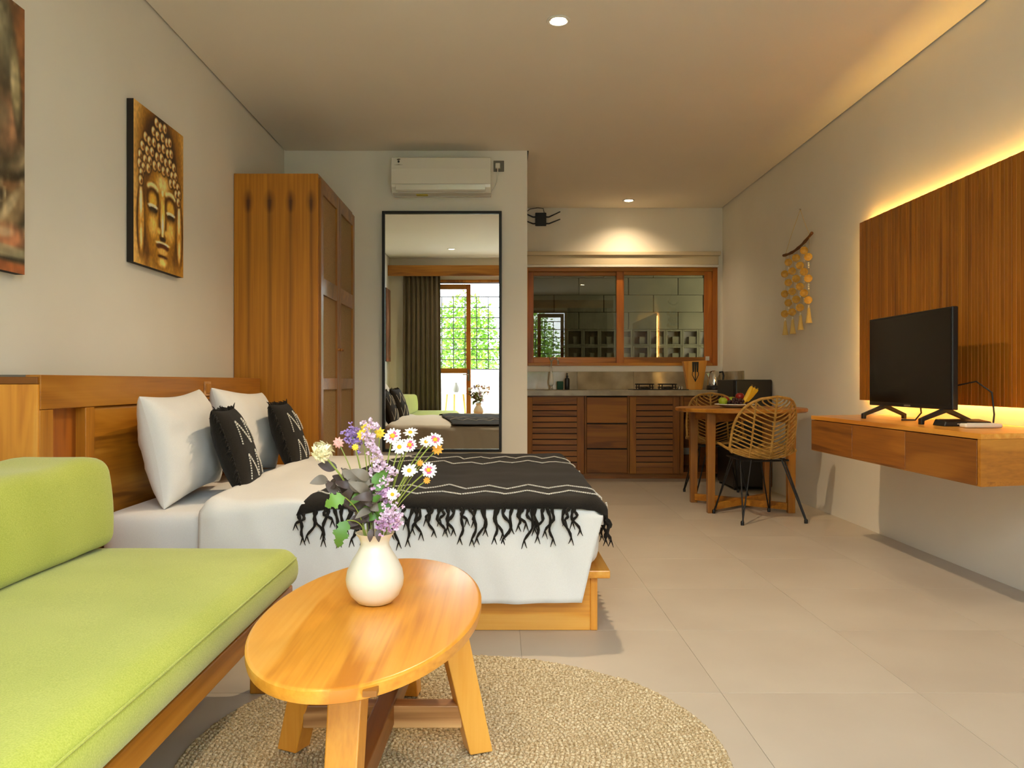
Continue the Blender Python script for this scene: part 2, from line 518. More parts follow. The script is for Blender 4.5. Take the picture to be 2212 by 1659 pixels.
# recessed downlights
def downlight(x, y, label, power, spot=True):
    r = thing('downlight', label, 'light', (x, y, ZC-.03), group='recessed ceiling downlights')
    ring = MB()
    ring.lathe([(0.045, 0.029), (0.060, 0.029), (0.062, 0.024), (0.058, 0.021), (0.046, 0.022), (0.044, 0.026)], (x, y, ZC-.03), 28)
    ob('trim_ring', ring, 'white_paint', r, smooth=True)
    ob('lens', MB().lathe([(0.0005, 0.026), (0.040, 0.026), (0.042, 0.0275), (0.0005, 0.028)], (x, y, ZC-.03), 24), 'lamp_warm', r)
    d = bpy.data.lights.new('downlight_beam', 'SPOT'); d.energy = power; d.color = (1.0, 0.76, 0.48); d.spot_size = math.radians(135); d.spot_blend = 0.85; d.shadow_soft_size = 0.035
    o = bpy.data.objects.new('downlight_beam', d); COL.objects.link(o); o.parent = r; o.location = (0, 0, 0.008)
downlight(0.30, 3.98, 'lit downlight in the ceiling above the bed, the large one in view', 125)
downlight(1.31, 7.92, 'lit downlight in the kitchen ceiling above the window', 26)
downlight(-0.70, 1.13, 'lit ceiling downlight near the curtain, seen in the mirror', 25)
downlight(1.57, 1.90, 'lit ceiling downlight reflected in the kitchen window pane', 25)

# ------------------------------------------------------------------ glazed door wall behind the camera, curtains, terrace
def leaf(idx, x0, x1, sx, label):
    r = bpy.data.objects.new('door_%d' % idx, None); COL.objects.link(r); r.location = ((x0+x1)/2, 0.12, 0); r['kind'] = 'structure'
    for a, b in ((x0, x0+.07), (x1-.07, x1)):
        ob('door_stile', B(a, b, 0.10, 0.145, 0.01, 2.40), 'oteak_z', r, bevel=0.004)
    for a, b in ((0.01, 0.14), (1.00, 1.08), (2.32, 2.40)):
        ob('door_rail', B(x0+.07, x1-.07, 0.10, 0.145, a, b), 'teak_x', r, bevel=0.004)
    for a, b in ((0.14, 1.00), (1.08, 2.32)):
        ob('glass_pane', B(x0+.07, x1-.07, 0.12, 0.126, a, b), 'clear_glass', r)
    h = ob('handle_plate', B(sx-.018, sx+.018, 0.145, 0.15, 0.88, 1.06), 'grey_plastic', r, bevel=0.002)
    ob('handle_lever', MB().tube([(sx, .15, .98), (sx, .185, .98), (sx+.09*(1 if sx < (x0+x1)/2 else -1), .188, .98)], .008), 'steel', h, smooth=True)
leaf(1, -1.02, -0.46, -0.495, 'l')
leaf(2, 0.80, 1.36, 0.835, 'r')
ob('trim_1', MB().box(OX0-.04, OX0, .04, .21, 0, OZ+.04).box(OX1, OX1+.04, .04, .21, 0, OZ+.04).box(OX0, OX1, .04, .21, OZ, OZ+.04), 'teak_z', kind='structure')
tag(ob('curtain_pelmet', B(XL+.001, XR-.001, 0.36, 0.385, 2.50, 2.665), 'teak_x', bevel=0.003), 'long orange wood pelmet over the curtain, seen in the mirror', 'pelmet')
def curtain(x0, x1, label, ph):
    mb = MB()
    def fn(u, v):
        z = 0.03+2.6*v
        sp = 1.0+0.06*(1-v)
        x = (x0+x1)/2+(u-.5)*(x1-x0)*sp
        y = 0.29+0.030*math.sin(u*2*PI*8+ph+.3*math.sin(3*v))+0.012*math.sin(u*2*PI*21+2*v)*(1-.4*v)
        return (x, y, z)
    mb.grid(fn, 160, 14)
    c = ob('curtain', mb, 'curtain_cloth', smooth=True, angle=180)
    m = c.modifiers.new('thick', 'SOLIDIFY'); m.thickness = 0.004
    tag(c, label, 'curtain', 'drawn-back curtains')
curtain(-1.50, -0.93, 'grey brown curtain in folds, seen in the tall mirror', 0.0)
curtain(1.42, 2.25, 'grey brown curtain gathered on the television side of the door', 1.0)

struct('terrace_floor', B(-3.2, 3.6, -1.75, 0.05, -0.14, -0.02), 'terrace_floor')
struct('terrace_parapet', B(-3.2, 3.6, -1.75, -1.6, -0.02, 1.06), 'white_paint')
g = thing('window_grille', 'dark metal grid grille above the white terrace wall, seen in the mirror', 'grille', (0, -1.67, 1.06))
bar_v = ob('bar', B(-.008, .008, -.008, .008, 0, 1.32), 'black_metal', g, local=True)
bar_v.location = (-3.15, 0, 0)
for k in range(1, 33):
    copy_part(bar_v, g, (-3.15+.21*k, 0, 0))
bar_h = ob('bar', B(-3.2, 3.6, -.008, .008, -.008, .008), 'black_metal', g, local=True)
for k in range(1, 8):
    copy_part(bar_h, g, (0, 0, .1886*k-.008))
bar_h.location = (0, 0, 0.008)
def bush(x, y, h, w, label, seed, n=4200):
    rnd = random.Random(seed)
    r = thing('garden_bush', label, 'bush', (x, y, -.02), group='green bushes beyond the terrace grille')
    mb = MB()
    for k in range(n):
        a, b = rnd.random()*2*PI, math.acos(2*rnd.random()-1)
        rad = rnd.random()**.4
        p = Vector((math.cos(a)*math.sin(b)*w*rad, math.sin(a)*math.sin(b)*w*.6*rad, h*.55+math.cos(b)*h*.45*rad))
        d = Vector((rnd.uniform(-1, 1), rnd.uniform(-1, 1), rnd.uniform(-.6, .6))).normalized(); e = d.orthogonal().normalized(); L = rnd.uniform(.06, .12)
        mb.add([p, p+d*L*.5+e*L*.3, p+d*L, p+d*L*.5-e*L*.3], [(0, 1, 2, 3)])
    ob('foliage', mb, 'bush_leaf', r, local=True, recalc=False, kind='stuff')
    ob('trunk', MB().tube([(0, 0, 0), (.02, 0, h*.3), (0, .03, h*.7)], [.05, .04, .02]), 'driftwood', r, local=True, smooth=True)
for k, (x, y, h, w, lb) in enumerate(((-2.2, -3.2, 3.0, .74, 'leafy green bush at the curtain end beyond the grille'), (-.7, -3.6, 2.7, .74, 'leafy green bush behind the grille, beside the door stile in the mirror'),
                                      (.8, -3.2, 2.9, .74, 'leafy green bush behind the grille, straight outside the open door'), (2.3, -3.5, 3.1, .74, 'leafy green bush behind the grille at its television end'))):
    bush(x, y, h, w, lb, 11+k)
r = thing('terrace_table', 'small round white-topped terrace table outside the glass door', 'table', (-.78, -1.05, -.02))
ob('table_top', MB().lathe([(.26, 0), (.27, .01), (.27, .02), (.26, .026)], (-.78, -1.05, .64), 32), 'white_paint', r, smooth=True)
for k in range(3):
    a = k*2*PI/3+.4
    ob('leg', MB().tube([(-.78+.24*math.cos(a), -1.05+.24*math.sin(a), -.02), (-.78+.16*math.cos(a), -1.05+.16*math.sin(a), .64)], [.014, .018]), 'lteak_z', r, smooth=True)
r = thing('terrace_vase', 'grey vase of white blossoms on the terrace table', 'vase', (-.76, -1.05, .666))
ob('vase_body', MB().lathe([(.035, 0), (.055, .04), (.05, .09), (.02, .15), (.025, .17)], (-.76, -1.05, .666), 20), 'grey_plastic', r, smooth=True)
rnd = random.Random(4)
for k in range(7):
    p = Vector((-.76+rnd.uniform(-.11, .11), -1.05+rnd.uniform(-.06, .06), .666+rnd.uniform(.15, .30)))
    ob('blossom', MB().ball(p, rnd.uniform(.025, .04), 8, 6), 'petal_white', r, smooth=True)

# ------------------------------------------------------------------ bed
r = thing('platform_bed', 'low teak platform bed frame with overhanging ledge under the white duvet', 'bed', (-.58, 3.85, 0))
ob('side_board', B(-1.52, .345, 2.966, 2.994, 0, .205), 'lteak_x', r, bevel=.004, label='pale teak side board facing the rug')
ob('side_board', B(-1.52, .345, 4.72, 4.748, 0, .205), 'lteak_x', r, bevel=.004)
ob('corner_post', B(.345, .372, 2.966, 3.03, 0, .205), 'lteak_z', r, bevel=.003)
ob('corner_post', B(.345, .372, 4.68, 4.748, 0, .205), 'lteak_z', r, bevel=.003)
ob('foot_board', B(.345, .370, 3.03, 4.68, 0, .205), 'teak_y', r, bevel=.003)
ob('ledge', B(.28, .415, 2.925, 4.79, .208, .238), 'lteak_y', r, bevel=.004)
ob('ledge', B(-1.52, .28, 2.945, 3.05, .208, .238), 'lteak_x', r, bevel=.004)
ob('ledge', B(-1.52, .28, 4.66, 4.79, .208, .238), 'lteak_x', r, bevel=.004)
n_sl = 12
sl = ob('slat', B(-.045, .045, -.80, .80, .212, .232), 'teak_y', r, local=True)
sl.location = (-1.4+.58, 0, 0)
for k in range(1, n_sl): copy_part(sl, r, (-1.4+.58+k*.145, 0, 0))
mt = ob('mattress', MB().rbox(-1.525, .372, 2.952, 4.745, .239, .450, .055, (24, 24, 4), warp=lambda q: (q.x+.010*math.sin(PI*min(max((q.z-.24)/.21, 0), 1))*(1 if q.x > .2 else 0), q.y, q.z)), 'sheet_cotton', smooth=True, angle=180)
tag(mt, 'white mattress in a fitted sheet, showing beside the green sofa', 'mattress')

def cross(t):
    """duvet cross-section over the bed; t = arc length from the near hem; returns (y, z, w) with w=1 on top"""
    hang, R = .315, .055
    y_out, z_top = 2.918, .496
    if t < hang:
        k = t/hang
        return (y_out-.030*(1-k)**1.5, z_top-R-hang+t, 0.0)
    t -= hang
    q = R*PI/2
    if t < q:
        a = t/R
        return (y_out+R*(1-math.cos(a)), z_top-R+R*math.sin(a), math.sin(a)**2)
    t -= q
    L = 4.775-R-(y_out+R)
    if t < L:
        k = t/L
        return (y_out+R+t, z_top+.014*math.sin(PI*k), 1.0)
    t -= L
    if t < q:
        a = t/R
        return (4.775-R+R*math.sin(a), z_top-R+R*math.cos(a), math.cos(a)**2)
    t -= q
    return (4.775+.01*t, z_top-R-t, 0.0)
T_EDGE = .315
T_TOP0 = .315+.055*PI/2
T_TOP1 = T_TOP0+(4.775-.055-(2.918+.055))
T_END = T_TOP1+.055*PI/2+.25
def wrap(a, r=.05, x1=.345):
    if a < x1: return a, 0.0
    q = r*PI/2
    if a < x1+q:
        g_ = (a-x1)/r
        return x1+r*math.sin(g_), -r*(1-math.cos(g_))
    return x1+r, -r-(a-x1-q)
def bedpt(a, t, off=0.0, wr=1.0, a_end=.47, x0=-1.13):
    y, z, w = cross(t)
    wx, wz = wrap(a)
    k = max(0.0, min(1.0, (T_EDGE-t)/T_EDGE)) if t < T_EDGE else 0.0
    xe = .385-.080*k
    hx = x0+(a-x0)*(xe-x0)/(a_end-x0)
    X = w*wx+(1-w)*hx; Z = z+w*wz
    # folds and lumps
    amp = .0065*wr
    Z += amp*w*(nz(X*4, y*3)+.6*nz(X*9+3, y*7))
    y2 = y-(1-w)*(.014*wr*nz(X*6, Z*2, 5)+.007*wr*math.sin(X*13+Z*6)+.007*wr*nz(X*14+Z*5, Z*3, 9))*(1 if t < T_EDGE+.05 else -1)
    if off:
        n = Vector((0, -(1-w) if t < 2 else (1-w), w)); 
        if a > .345+.05: n = Vector((1, 0, .2))
        n.normalize()
        return Vector((X, y2, Z))+n*off
    return Vector((X, y2, Z))
mb = MB()
def dv(u, v):
    a = -1.13+u*(.47+1.13); t_ = v*T_END
    p = bedpt(a, t_)
    h = math.exp(-((u-.03)/.03)**2)          # turned-back puffy head edge
    y, z, w = cross(t_)
    p.z += .016*h*w-.035*w*max(0, 1-u/.012)
    p.y -= (.014*h*(1-w)) if t_ < 1 else 0
    p.z += .012*w*math.sin(PI*min(1, u/.5))*math.sin(PI*v)
    return p
mb.grid(dv, 110, 130)
d = ob('duvet', mb, 'white_cotton', smooth=True, angle=180)
m = d.modifiers.new('thick', 'SOLIDIFY'); m.thickness = .012; m.offset = -1
tag(d, 'smooth white duvet spread over the bed and hanging down its side', 'duvet')

# black throw with zigzag stitching and fringe
def thr(u, v, off=.018):
    t0, t1 = T_EDGE+.030, T_TOP1+.03
    t_ = t0+(t1-t0)*v
    a0 = -.75+.27*v+.02*math.sin(9*v); a1 = .47
    a = a0+(a1-a0)*u
    wav = .0035*nz(u*6, v*7, 2)
    sag = .03*max(0, 1-u/.10)*max(0, 1-v/.05)
    p = bedpt(a, t_, off+wav)
    p.z += .012*(1 if False else math.sin(PI*min(1, (a+1.13)/1.6/.5)) if a < -.33 else .012/.012*math.sin(PI*min(1, (a+1.13)/1.6/.5)))*math.sin(PI*t_/T_END)*cross(t_)[2]
    p.z -= sag
    return p
mb = MB(); mb.grid(thr, 90, 90)
th = ob('throw_blanket', mb, 'black_cotton', smooth=True, angle=180)
m = th.modifiers.new('thick', 'SOLIDIFY'); m.thickness = .005; m.offset = -1
tag(th, 'black fringed throw with white zigzag stitching across the foot of the bed', 'blanket')
def stitch_row(parent, fn, a, b, n, w=.0035, lift=.003):
    """dashes along the surface curve fn(s), s from a to b"""
    mb = MB()
    for k in range(n):
        s0 = a+(b-a)*k/n; s1 = a+(b-a)*(k+.55)/n
        p, q = Vector(fn(s0)), Vector(fn(s1))
        mb.beam(p+Vector((0, 0, lift)), q+Vector((0, 0, lift)), w, w*.8)
    return ob('zigzag_stitching', mb, 'white_thread', parent, kind='stuff')
def zig(s, base, amp, per):
    k = (s*per) % 1.0
    return base+amp*(4*abs(k-.5)-1)
for base, am in ((.050, .022), (.125, .026), (.60, .035), (.76, .04)):
    stitch_row(th, lambda s, b_=base, a_=am: thr(s, zig(s, b_, a_, 7.2), .0215), .01, .985, 150, w=.0052)
rnd = random.Random(3)
def tassel(p, out, L, parent, drift):
    mb = MB()
    pts = []; N = 8
    for i in range(N+1):
        k = i/N
        q = Vector(p)+Vector(out)*(.010*math.sin(min(1, k*3)*PI/2))+Vector((drift*k*k+.006*math.sin(k*7+drift*300), .004*math.sin(k*9), -L*k))
        pts.append(q)
    mb.tube(pts, [.0068*(1-.35*i/N)*(1+.25*math.sin(i*2.1)) for i in range(N+1)], 6)
    for s_ in (-1, 1):
        e = pts[-1]
        mb.tube([e, e+Vector((s_*.004, 0, -.012)), e+Vector((s_*.010, .002, -.024-.01*rnd.random()))], [.0030, .0024, .0010], 4)
    ob('tassel', mb, 'black_cotton', parent, smooth=True, recalc=False)
for k in range(50):
    u = .01+.90*(k+.9*rnd.random())/50
    p = thr(u, 0.0, .016); p.y = min(p.y, 2.915)
    # neighbouring strands are knotted together in pairs
    tassel(p, (0, -1, 0), rnd.uniform(.035, .125), th, (.020 if k % 2 == 0 else -.020)*rnd.uniform(.3, 1.6))
for k in range(34):
    v = .01+.96*k/33
    p = thr(1.0, v, .016)
    tassel(p, (.6, 0, 0), rnd.uniform(.05, .09), th, 0.003*(1 if k % 2 else -1))

# pillows and cushions
def pillow_z(u, v, t, puff):
    return t/2*max(0, (1-abs(u)**2.3)*(1-abs(v)**2.3))**puff
def pillow_mesh(w, h, t, pinch=.09, n=30, puff=.40, seed=0, wr=.006):
    mb = MB()
    ss = [math.sin((2*i/(n-1)-1)*PI/2) for i in range(n)]      # denser towards the seam
    def fn(side):
        def f(a, b):
            u, v = ss[round(a*(n-1))], ss[round(b*(n-1))]
            x = w/2*u*(1-pinch*(1-v*v)*abs(u)); y = h/2*v*(1-pinch*(1-u*u)*abs(v))
            z = side*pillow_z(u, v, t, puff)
            e = (1-u**6)*(1-v**6)
            z += side*e*wr*(nz(u*2.5+seed, v*2.5, side)+.5*nz(u*6, v*6+seed, side))
            return (x, y, z)
        return f
    for sd in (1, -1): mb.grid(fn(sd), n, n)
    return mb
def lean(mb, c, width_axis_y, tilt, rot=0.0, roll=0.0):
    """mesh x -> along +Y, mesh y -> up, mesh z -> +X; lean back by tilt"""
    M = Matrix.Translation(c) @ Matrix.Rotation(rot, 4, 'Z') @ Matrix.Rotation(-tilt, 4, 'Y') @ Matrix.Rotation(roll, 4, 'X')
    out = MB(); out.f = mb.f
    out.v = [tuple(M @ Vector((z, x, y))) for x, y, z in mb.v]
    return out
for c, rot, roll, lb, sd in (((-1.372, 3.37, .682), .05, 0.03, 'plump white pillow against the headboard, the one nearer the sofa', 1),
                         ((-1.372, 4.20, .682), -.04, -0.05, 'plump white pillow against the headboard, the one nearer the wardrobe', 5)):
    p = ob('pillow', lean(pillow_mesh(.70, .45, .22, seed=sd, puff=.42, wr=.012), c, True, .20, rot, roll), 'white_cotton', smooth=True, angle=180)
    tag(p, lb, 'pillow', 'white bed pillows')
def black_cushion(c, rot, lb, sd, tilt=.33):
    W = .40
    r_ = lean(pillow_mesh(W, W*.95, .13, pinch=.05, seed=sd, wr=.004), c, True, tilt, rot)
    o = ob('black_cushion', r_, 'black_cotton', smooth=True, angle=180)
    tag(o, lb, 'cushion', 'black stitched cushions')
    M = Matrix.Translation(c) @ Matrix.Rotation(rot, 4, 'Z') @ Matrix.Rotation(-tilt, 4, 'Y')
    def surf(u, v):
        x = W/2*u*(1-.05*(1-v*v)*abs(u)); y = W*.95/2*v*(1-.05*(1-u*u)*abs(v))
        z = pillow_z(u, v, .13, .40)+.004
        return M @ Vector((z, x, y))
    for dv_ in (0.10, -.72):
        mb = MB()
        pts = [(-.62, dv_-.02), (-.50, dv_+.55), (.02, dv_-.04), (.12, dv_+.60), (.72, dv_-.02), (.80, dv_+.5)]
        for (a, b), (c_, d_) in zip(pts, pts[1:]):
            n = 10
            for k in range(n):
                mb.beam(surf(a+(c_-a)*k/n, b+(d_-b)*k/n), surf(a+(c_-a)*(k+.6)/n, b+(d_-b)*(k+.6)/n), .006, .004, up=(1, 0, .2))
        ob('zigzag_stitching', mb, 'white_thread', o, kind='stuff')
    rn = random.Random(sd)
    for e in range(2):      # short fringe along top and near edges
        mb = MB()
        for k in range(44):
            s = -1+2*(k+rn.random())/44
            p = surf(s, .985) if e == 0 else surf(-.985, s)
            p -= Vector((.006, 0, .004 if e == 0 else 0))
            d = (M.to_3x3() @ Vector((rn.uniform(-.5, .5), rn.uniform(-.5, .5), 1))) if e == 0 else (M.to_3x3() @ Vector((rn.uniform(-.5, .5), -1, rn.uniform(-.6, .3))))
            L_ = rn.uniform(.6, 1.5); mb.tube([p, p+d*.012*L_, p+d*.024*L_+Vector((0, 0, -.010))], [.0045, .003, .001], 4)
        ob('fringe', mb, 'black_cotton', o, recalc=False)
    return o
black_cushion((-1.160, 3.43, .648), .12, 'black stitched cushion leaning on the pillow nearer the sofa', 2)
black_cushion((-1.160, 4.28, .648), .05, 'black stitched cushion leaning on the pillow nearer the wardrobe', 9)

# headboard
hx, h0, h1 = -1.532, 2.596, 4.972
r = thing('headboard', 'long boxed teak headboard with end niches along the painted wall', 'headboard', (-1.63, 3.8, 0))
ob('back_box', B(XL+.003, -1.585, h0+.012, h1, 0, .945), 'teak_y', r)
ob('top_rail', B(-1.585, hx, h0, h1, .855, .972), 'teak_y', r, bevel=.003)
ob('cap_board', B(XL+.003, -1.586, h0+.012, h1, .946, .972), 'grey_plastic', r)
for a, b in ((h0, 2.672), (2.882, 2.945), (4.655, 4.717), (4.915, h1)):
    ob('stile', B(-1.585, hx-.002, a, b, 0, .854), 'teak_z', r, bevel=.003)
for a, b in ((2.672, 2.882), (4.717, 4.915)):
    ob('niche_panel', B(-1.584, -1.572, a, b, 0, .854), 'oteak_z', r, label='bright orange panel set back in an end niche')
for k in range(3):
    a = 2.947+k*.5695
    ob('raised_panel', B(-1.584, hx-.012, a, a+.5675, .30, .853), 'dteak_y' if k % 2 else 'teak_y', r, bevel=.012, segs=3)
ob('end_panel', B(XL+.003, hx-.004, h0-.013, h0-.001, 0, .94), 'lteak_z', r, bevel=.002, label='plain pale end panel beside the sofa')
ob('end_cap', B(XL+.003, hx-.004, h0-.014, h0+.011, .941, .965), 'teak_x', r, bevel=.002)
s = ob('socket_plate', B(hx, hx+.006, 4.02, 4.11, .875, .95), 'walnutty_x', r, bevel=.002)
ob('socket_face', B(hx+.006, hx+.009, 4.035, 4.095, .888, .938), 'teak_z', s, bevel=.002)

# wardrobe
wx0, wx1, wy0, wy1, wz = XL+.004, -1.18, 5.045, YA-.004, 2.300
t = NT('veneer')    # book-matched veneer with four dark flame figures running down from a knot
tc = t.n('ShaderNodeTexCoord'); sp = t.n('ShaderNodeSeparateXYZ'); t.l(tc.outputs['Object'], sp.inputs[0])
nzn = t.n('ShaderNodeTexNoise'); nzn.inputs['Scale'].default_value = 1.0; nzn.inputs['Detail'].default_value = 4
mpn = t.n('ShaderNodeMapping'); mpn.inputs['Scale'].default_value = (7, 7, .7); t.l(tc.outputs['Object'], mpn.inputs[0]); t.l(mpn.outputs[0], nzn.inputs['Vector'])
def M_(op, a, b=None, c=None):
    n = t.n('ShaderNodeMath', operation=op)
    for i, v in enumerate((a, b, c)):
        if v is None: continue
        if isinstance(v, (int, float)): n.inputs[i].default_value = v
        else: t.l(v, n.inputs[i])
    return n.outputs[0]
wob = M_('MULTIPLY_ADD', nzn.outputs['Fac'], .035, M_('ADD', sp.outputs['X'], .093))
fr = M_('ABSOLUTE', M_('SUBTRACT', M_('FRACT', M_('DIVIDE', wob, .1365)), .5))          # 0 at streak centre
zt = M_('MULTIPLY', sp.outputs['Z'], 1.0)                                              # local z: 0 floor .. 2.3
below = M_('MULTIPLY', M_('GREATER_THAN', 2.13, zt), M_('POWER', M_('MAXIMUM', M_('SUBTRACT', 1.0, M_('DIVIDE', M_('SUBTRACT', 2.13, zt), 1.35)), 0.0), .6))
above = M_('MULTIPLY', M_('GREATER_THAN', zt, 2.13), M_('MAXIMUM', M_('SUBTRACT', 1.0, M_('DIVIDE', M_('SUBTRACT', zt, 2.13), .12)), 0.0))
along = M_('ADD', below, M_('MULTIPLY', above, .7))
core = M_('MAXIMUM', M_('SUBTRACT', 1.0, M_('DIVIDE', fr, .14)), 0.0)
streak = M_('MULTIPLY', core, along)
zk = M_('MULTIPLY', M_('SUBTRACT', zt, 2.12), 12.0)
kk = M_('MULTIPLY', M_('SUBTRACT', fr, 0.0), 3.2)
ring = M_('SUBTRACT', 1.0, M_('ADD', M_('MULTIPLY', zk, zk), M_('MULTIPLY', kk, kk)))
knot = M_('MULTIPLY', M_('MAXIMUM', ring, 0.0), .5)
dark = M_('MINIMUM', M_('ADD', M_('MULTIPLY', streak, .7), knot), 1.0)
rp = t.n('ShaderNodeValToRGB'); e = rp.color_ramp.elements; e[0].position, e[1].position = .35, .7
e[0].color, e[1].color = (*lin((172, 108, 20)), 1), (*lin((196, 130, 32)), 1)
mp3 = t.n('ShaderNodeMapping'); mp3.inputs['Scale'].default_value = (60, 60, 1.5); t.l(tc.outputs['Object'], mp3.inputs[0])
n3 = t.n('ShaderNodeTexNoise'); n3.inputs['Scale'].default_value = 1.0; t.l(mp3.outputs[0], n3.inputs['Vector'])
t.l(n3.outputs['Fac'], rp.inputs[0])
mx = t.n('ShaderNodeMix', data_type='RGBA'); t.l(dark, mx.inputs[0]); t.l(rp.outputs[0], mx.inputs[6]); mx.inputs[7].default_value = (*lin((86, 46, 12)), 1)
t.l(mx.outputs[2], t.b.inputs['Base Color']); t.set(Roughness=.4)
MATS['veneer'] = t.m

r = thing('wardrobe', 'tall teak wardrobe with cane door panels beside the bed', 'wardrobe', ((wx0+wx1)/2, (wy0+wy1)/2, 0))
ob('side_panel', B(wx0, wx1, wy0, wy0+.02, 0, wz), 'veneer', r, bevel=.002, label='veneer side with dark flame streaks')
ob('side_panel', B(wx0, wx1-.003, wy1-.02, wy1, 0, wz), 'wteak_z', r)
ob('top_panel', B(wx0, wx1, wy0+.02, wy1-.02, wz-.02, wz), 'wteak_x', r)
ob('back_panel', B(wx0, wx0+.012, wy0+.02, wy1-.02, .05, wz-.02), 'wteak_z', r)
ob('base_panel', B(wx0, wx1, wy0+.02, wy1-.02, 0, .05), 'wteak_x', r)
ym = (wy0+wy1)/2
for a, b, kn in ((wy0+.018, ym-.002, ym-.03), (ym+.002, wy1-.004, ym+.03)):
    d = ob('door', MB().box(wx1-.016, wx1-.006, a, b, .055, wz-.03), 'wteak_z', r)
    for p, q in ((a, a+.07), (b-.07, b)):
        ob('stile', B(wx1-.006, wx1+.016, p, q, .055, wz-.025), 'wteak_z', d, bevel=.003)
    for p, q in ((.055, .14), (.895, .975), (1.525, 1.635), (wz-.115, wz-.025)):
        ob('rail', B(wx1-.006, wx1+.015, a+.07, b-.07, p, q), 'wteak_x', d, bevel=.003)
    for p, q in ((.14, .895), (.975, 1.525), (1.635, wz-.115)):
        ob('cane_panel', B(wx1-.006, wx1+.002, a+.07, b-.07, p, q), 'cane_web', d, label='woven cane infill')
    k_ = ob('knob', MB().lathe([(.010, 0), (.010, .004), (.006, .010), (.011, .02), (.009, .026), (.001, .028)], (0, 0, 0), 14), 'dteak_z', d, local=True, smooth=True)
    k_.rotation_euler = (0, PI/2, 0); k_.location = Vector((wx1+.015, kn, 1.18))-world_loc(d)

# ------------------------------------------------------------------ sofa, table, rug
r = thing('sofa', 'low lime green daybed sofa on a teak frame in front of the bed', 'sofa', (-1.17, 1.39, 0))
def crown(q):
    k = max(0, (q.z-.30)/.12)
    u = (q.x+1.17)/.53; v = (q.y-1.39)/1.09
    return (q.x+.012*math.sin(PI*k)*(1 if u > .9 else 0), q.y, q.z+.012*k*(1-u**4)*(1-v**4)+.003*k*nz(q.x*3, q.y*3))
ob('seat_cushion', MB().rbox(-1.700, -.645, .37, 2.478, .302, .425, .042, (22, 40, 3), warp=crown), 'green_cloth', r, smooth=True, angle=180)
pip = MB()
ob('seam_piping', MB().tube([(-.6365, y, .398+.002*nz(y*3, 0)) for y in np.linspace(.37, 2.43, 40)], .0022, 6), 'green_cloth', r, smooth=True)
def bwarp(q):
    k = (q.z-.43)/.29
    e = (2.44-q.y)
    puff = .020*math.exp(-((e-.10)/.13)**2)+.008*math.sin(q.y*4)
    return (q.x-.02*k+.012*math.sin(PI*min(max(k, 0), 1)), q.y+.0*k, q.z+k*(puff-.012)+.004*nz(q.x*5, q.y*4))
ob('back_cushion', MB().rbox(-1.47, -1.205, .95, 2.452, .436, .712, .042, (10, 30, 8), warp=bwarp), 'green_cloth', r, smooth=True, angle=180)
ob('front_rail', B(-.702, -.662, .36, 2.485, .238, .300), 'teak_y', r, bevel=.004)
ob('back_rail', B(-1.715, -1.675, .36, 2.485, .238, .300), 'teak_y', r, bevel=.004)
for y in (.36, 2.447):
    ob('end_rail', B(-1.675, -.702, y, y+.038, .238, .300), 'teak_x', r, bevel=.004)
for k in range(6):
    y = .52+k*.33
    ob('seat_slat', B(-1.675, -.702, y, y+.07, .262, .282), 'teak_x', r)
for x in (-1.70, -.76):
    for y in (.42, 2.36):
        ob('leg', B(x, x+.055, y, y+.055, 0, .238), 'teak_z', r, bevel=.004)

# coffee table: oval top, splayed square legs, cross stretchers
tcx, tcy, tz = -.288, 1.80, .430
r = thing('coffee_table', 'oval teak coffee table with splayed square legs on the round rug', 'table', (tcx, tcy, .016))
mb = MB(); rings = []
A, Bx = .243, .492
prof = [(-.010, 0), (-.002, .004), (0, .012), (0, .026), (-.003, .029), (-.008, .030)]
for dr, dz in prof:
    rings.append([((A+dr)*math.cos(2*PI*k/96), (Bx+dr)*math.sin(2*PI*k/96), tz-.030+dz) for k in range(96)])
ra = math.radians(-3)
def rot2(p): return (tcx+p[0]*math.cos(ra)-p[1]*math.sin(ra), tcy+p[0]*math.sin(ra)+p[1]*math.cos(ra), p[2])
vs = [rot2(p) for R in rings for p in R]; fs = []
for i in range(len(prof)-1):
    for k in range(96): fs.append((i*96+k, i*96+(k+1) % 96, (i+1)*96+(k+1) % 96, (i+1)*96+k))
fs.append(tuple(range(95, -1, -1))); fs.append(tuple(5*96+k for k in range(96)))
mb.add(vs, fs)
ob('table_top', mb, 'lteak_y', r, smooth=True, angle=35)
RZ = .0165
legs = [((-.527, 1.985), (-.435, 1.93)), ((-.055, 1.975), (-.135, 1.93)), ((-.300, 1.440), (-.300, 1.565)), ((-.270, 2.330), (-.280, 2.14))]
for (fx, fy), (ux, uy) in legs:
    lm = MB(); th_ = .052 if abs(fx+.285) > .1 else .052
    w1, w2 = .072, .062
    if fx == -.055 or fx == -.527:
        c_, s_ = math.cos(.35 if fx > -.2 else -.45), math.sin(.35 if fx > -.2 else -.45)
    else: c_, s_ = math.cos(-.12), math.sin(-.12)
    def ring(cx, cy, z, w, d):
        return [(cx+(i*w/2)*c_-(j*d/2)*s_, cy+(i*w/2)*s_+(j*d/2)*c_, z) for i, j in ((-1, -1), (1, -1), (1, 1), (-1, 1))]
    lm.hexa(ring(fx, fy, RZ, .060, .055), ring(ux, uy, tz-.0305, .070, .055))
    ob('leg', lm, 'lteak_z', r, bevel=.003)
ob('stretcher', MB().beam((-.49, 1.955, .115), (-.095, 1.955, .115), .045, .056), 'walnutty_x', r, bevel=.003)
ob('stretcher', MB().beam((-.299, 1.49, .125), (-.276, 2.26, .125), .045, .060), 'dteak_y', r, bevel=.003)
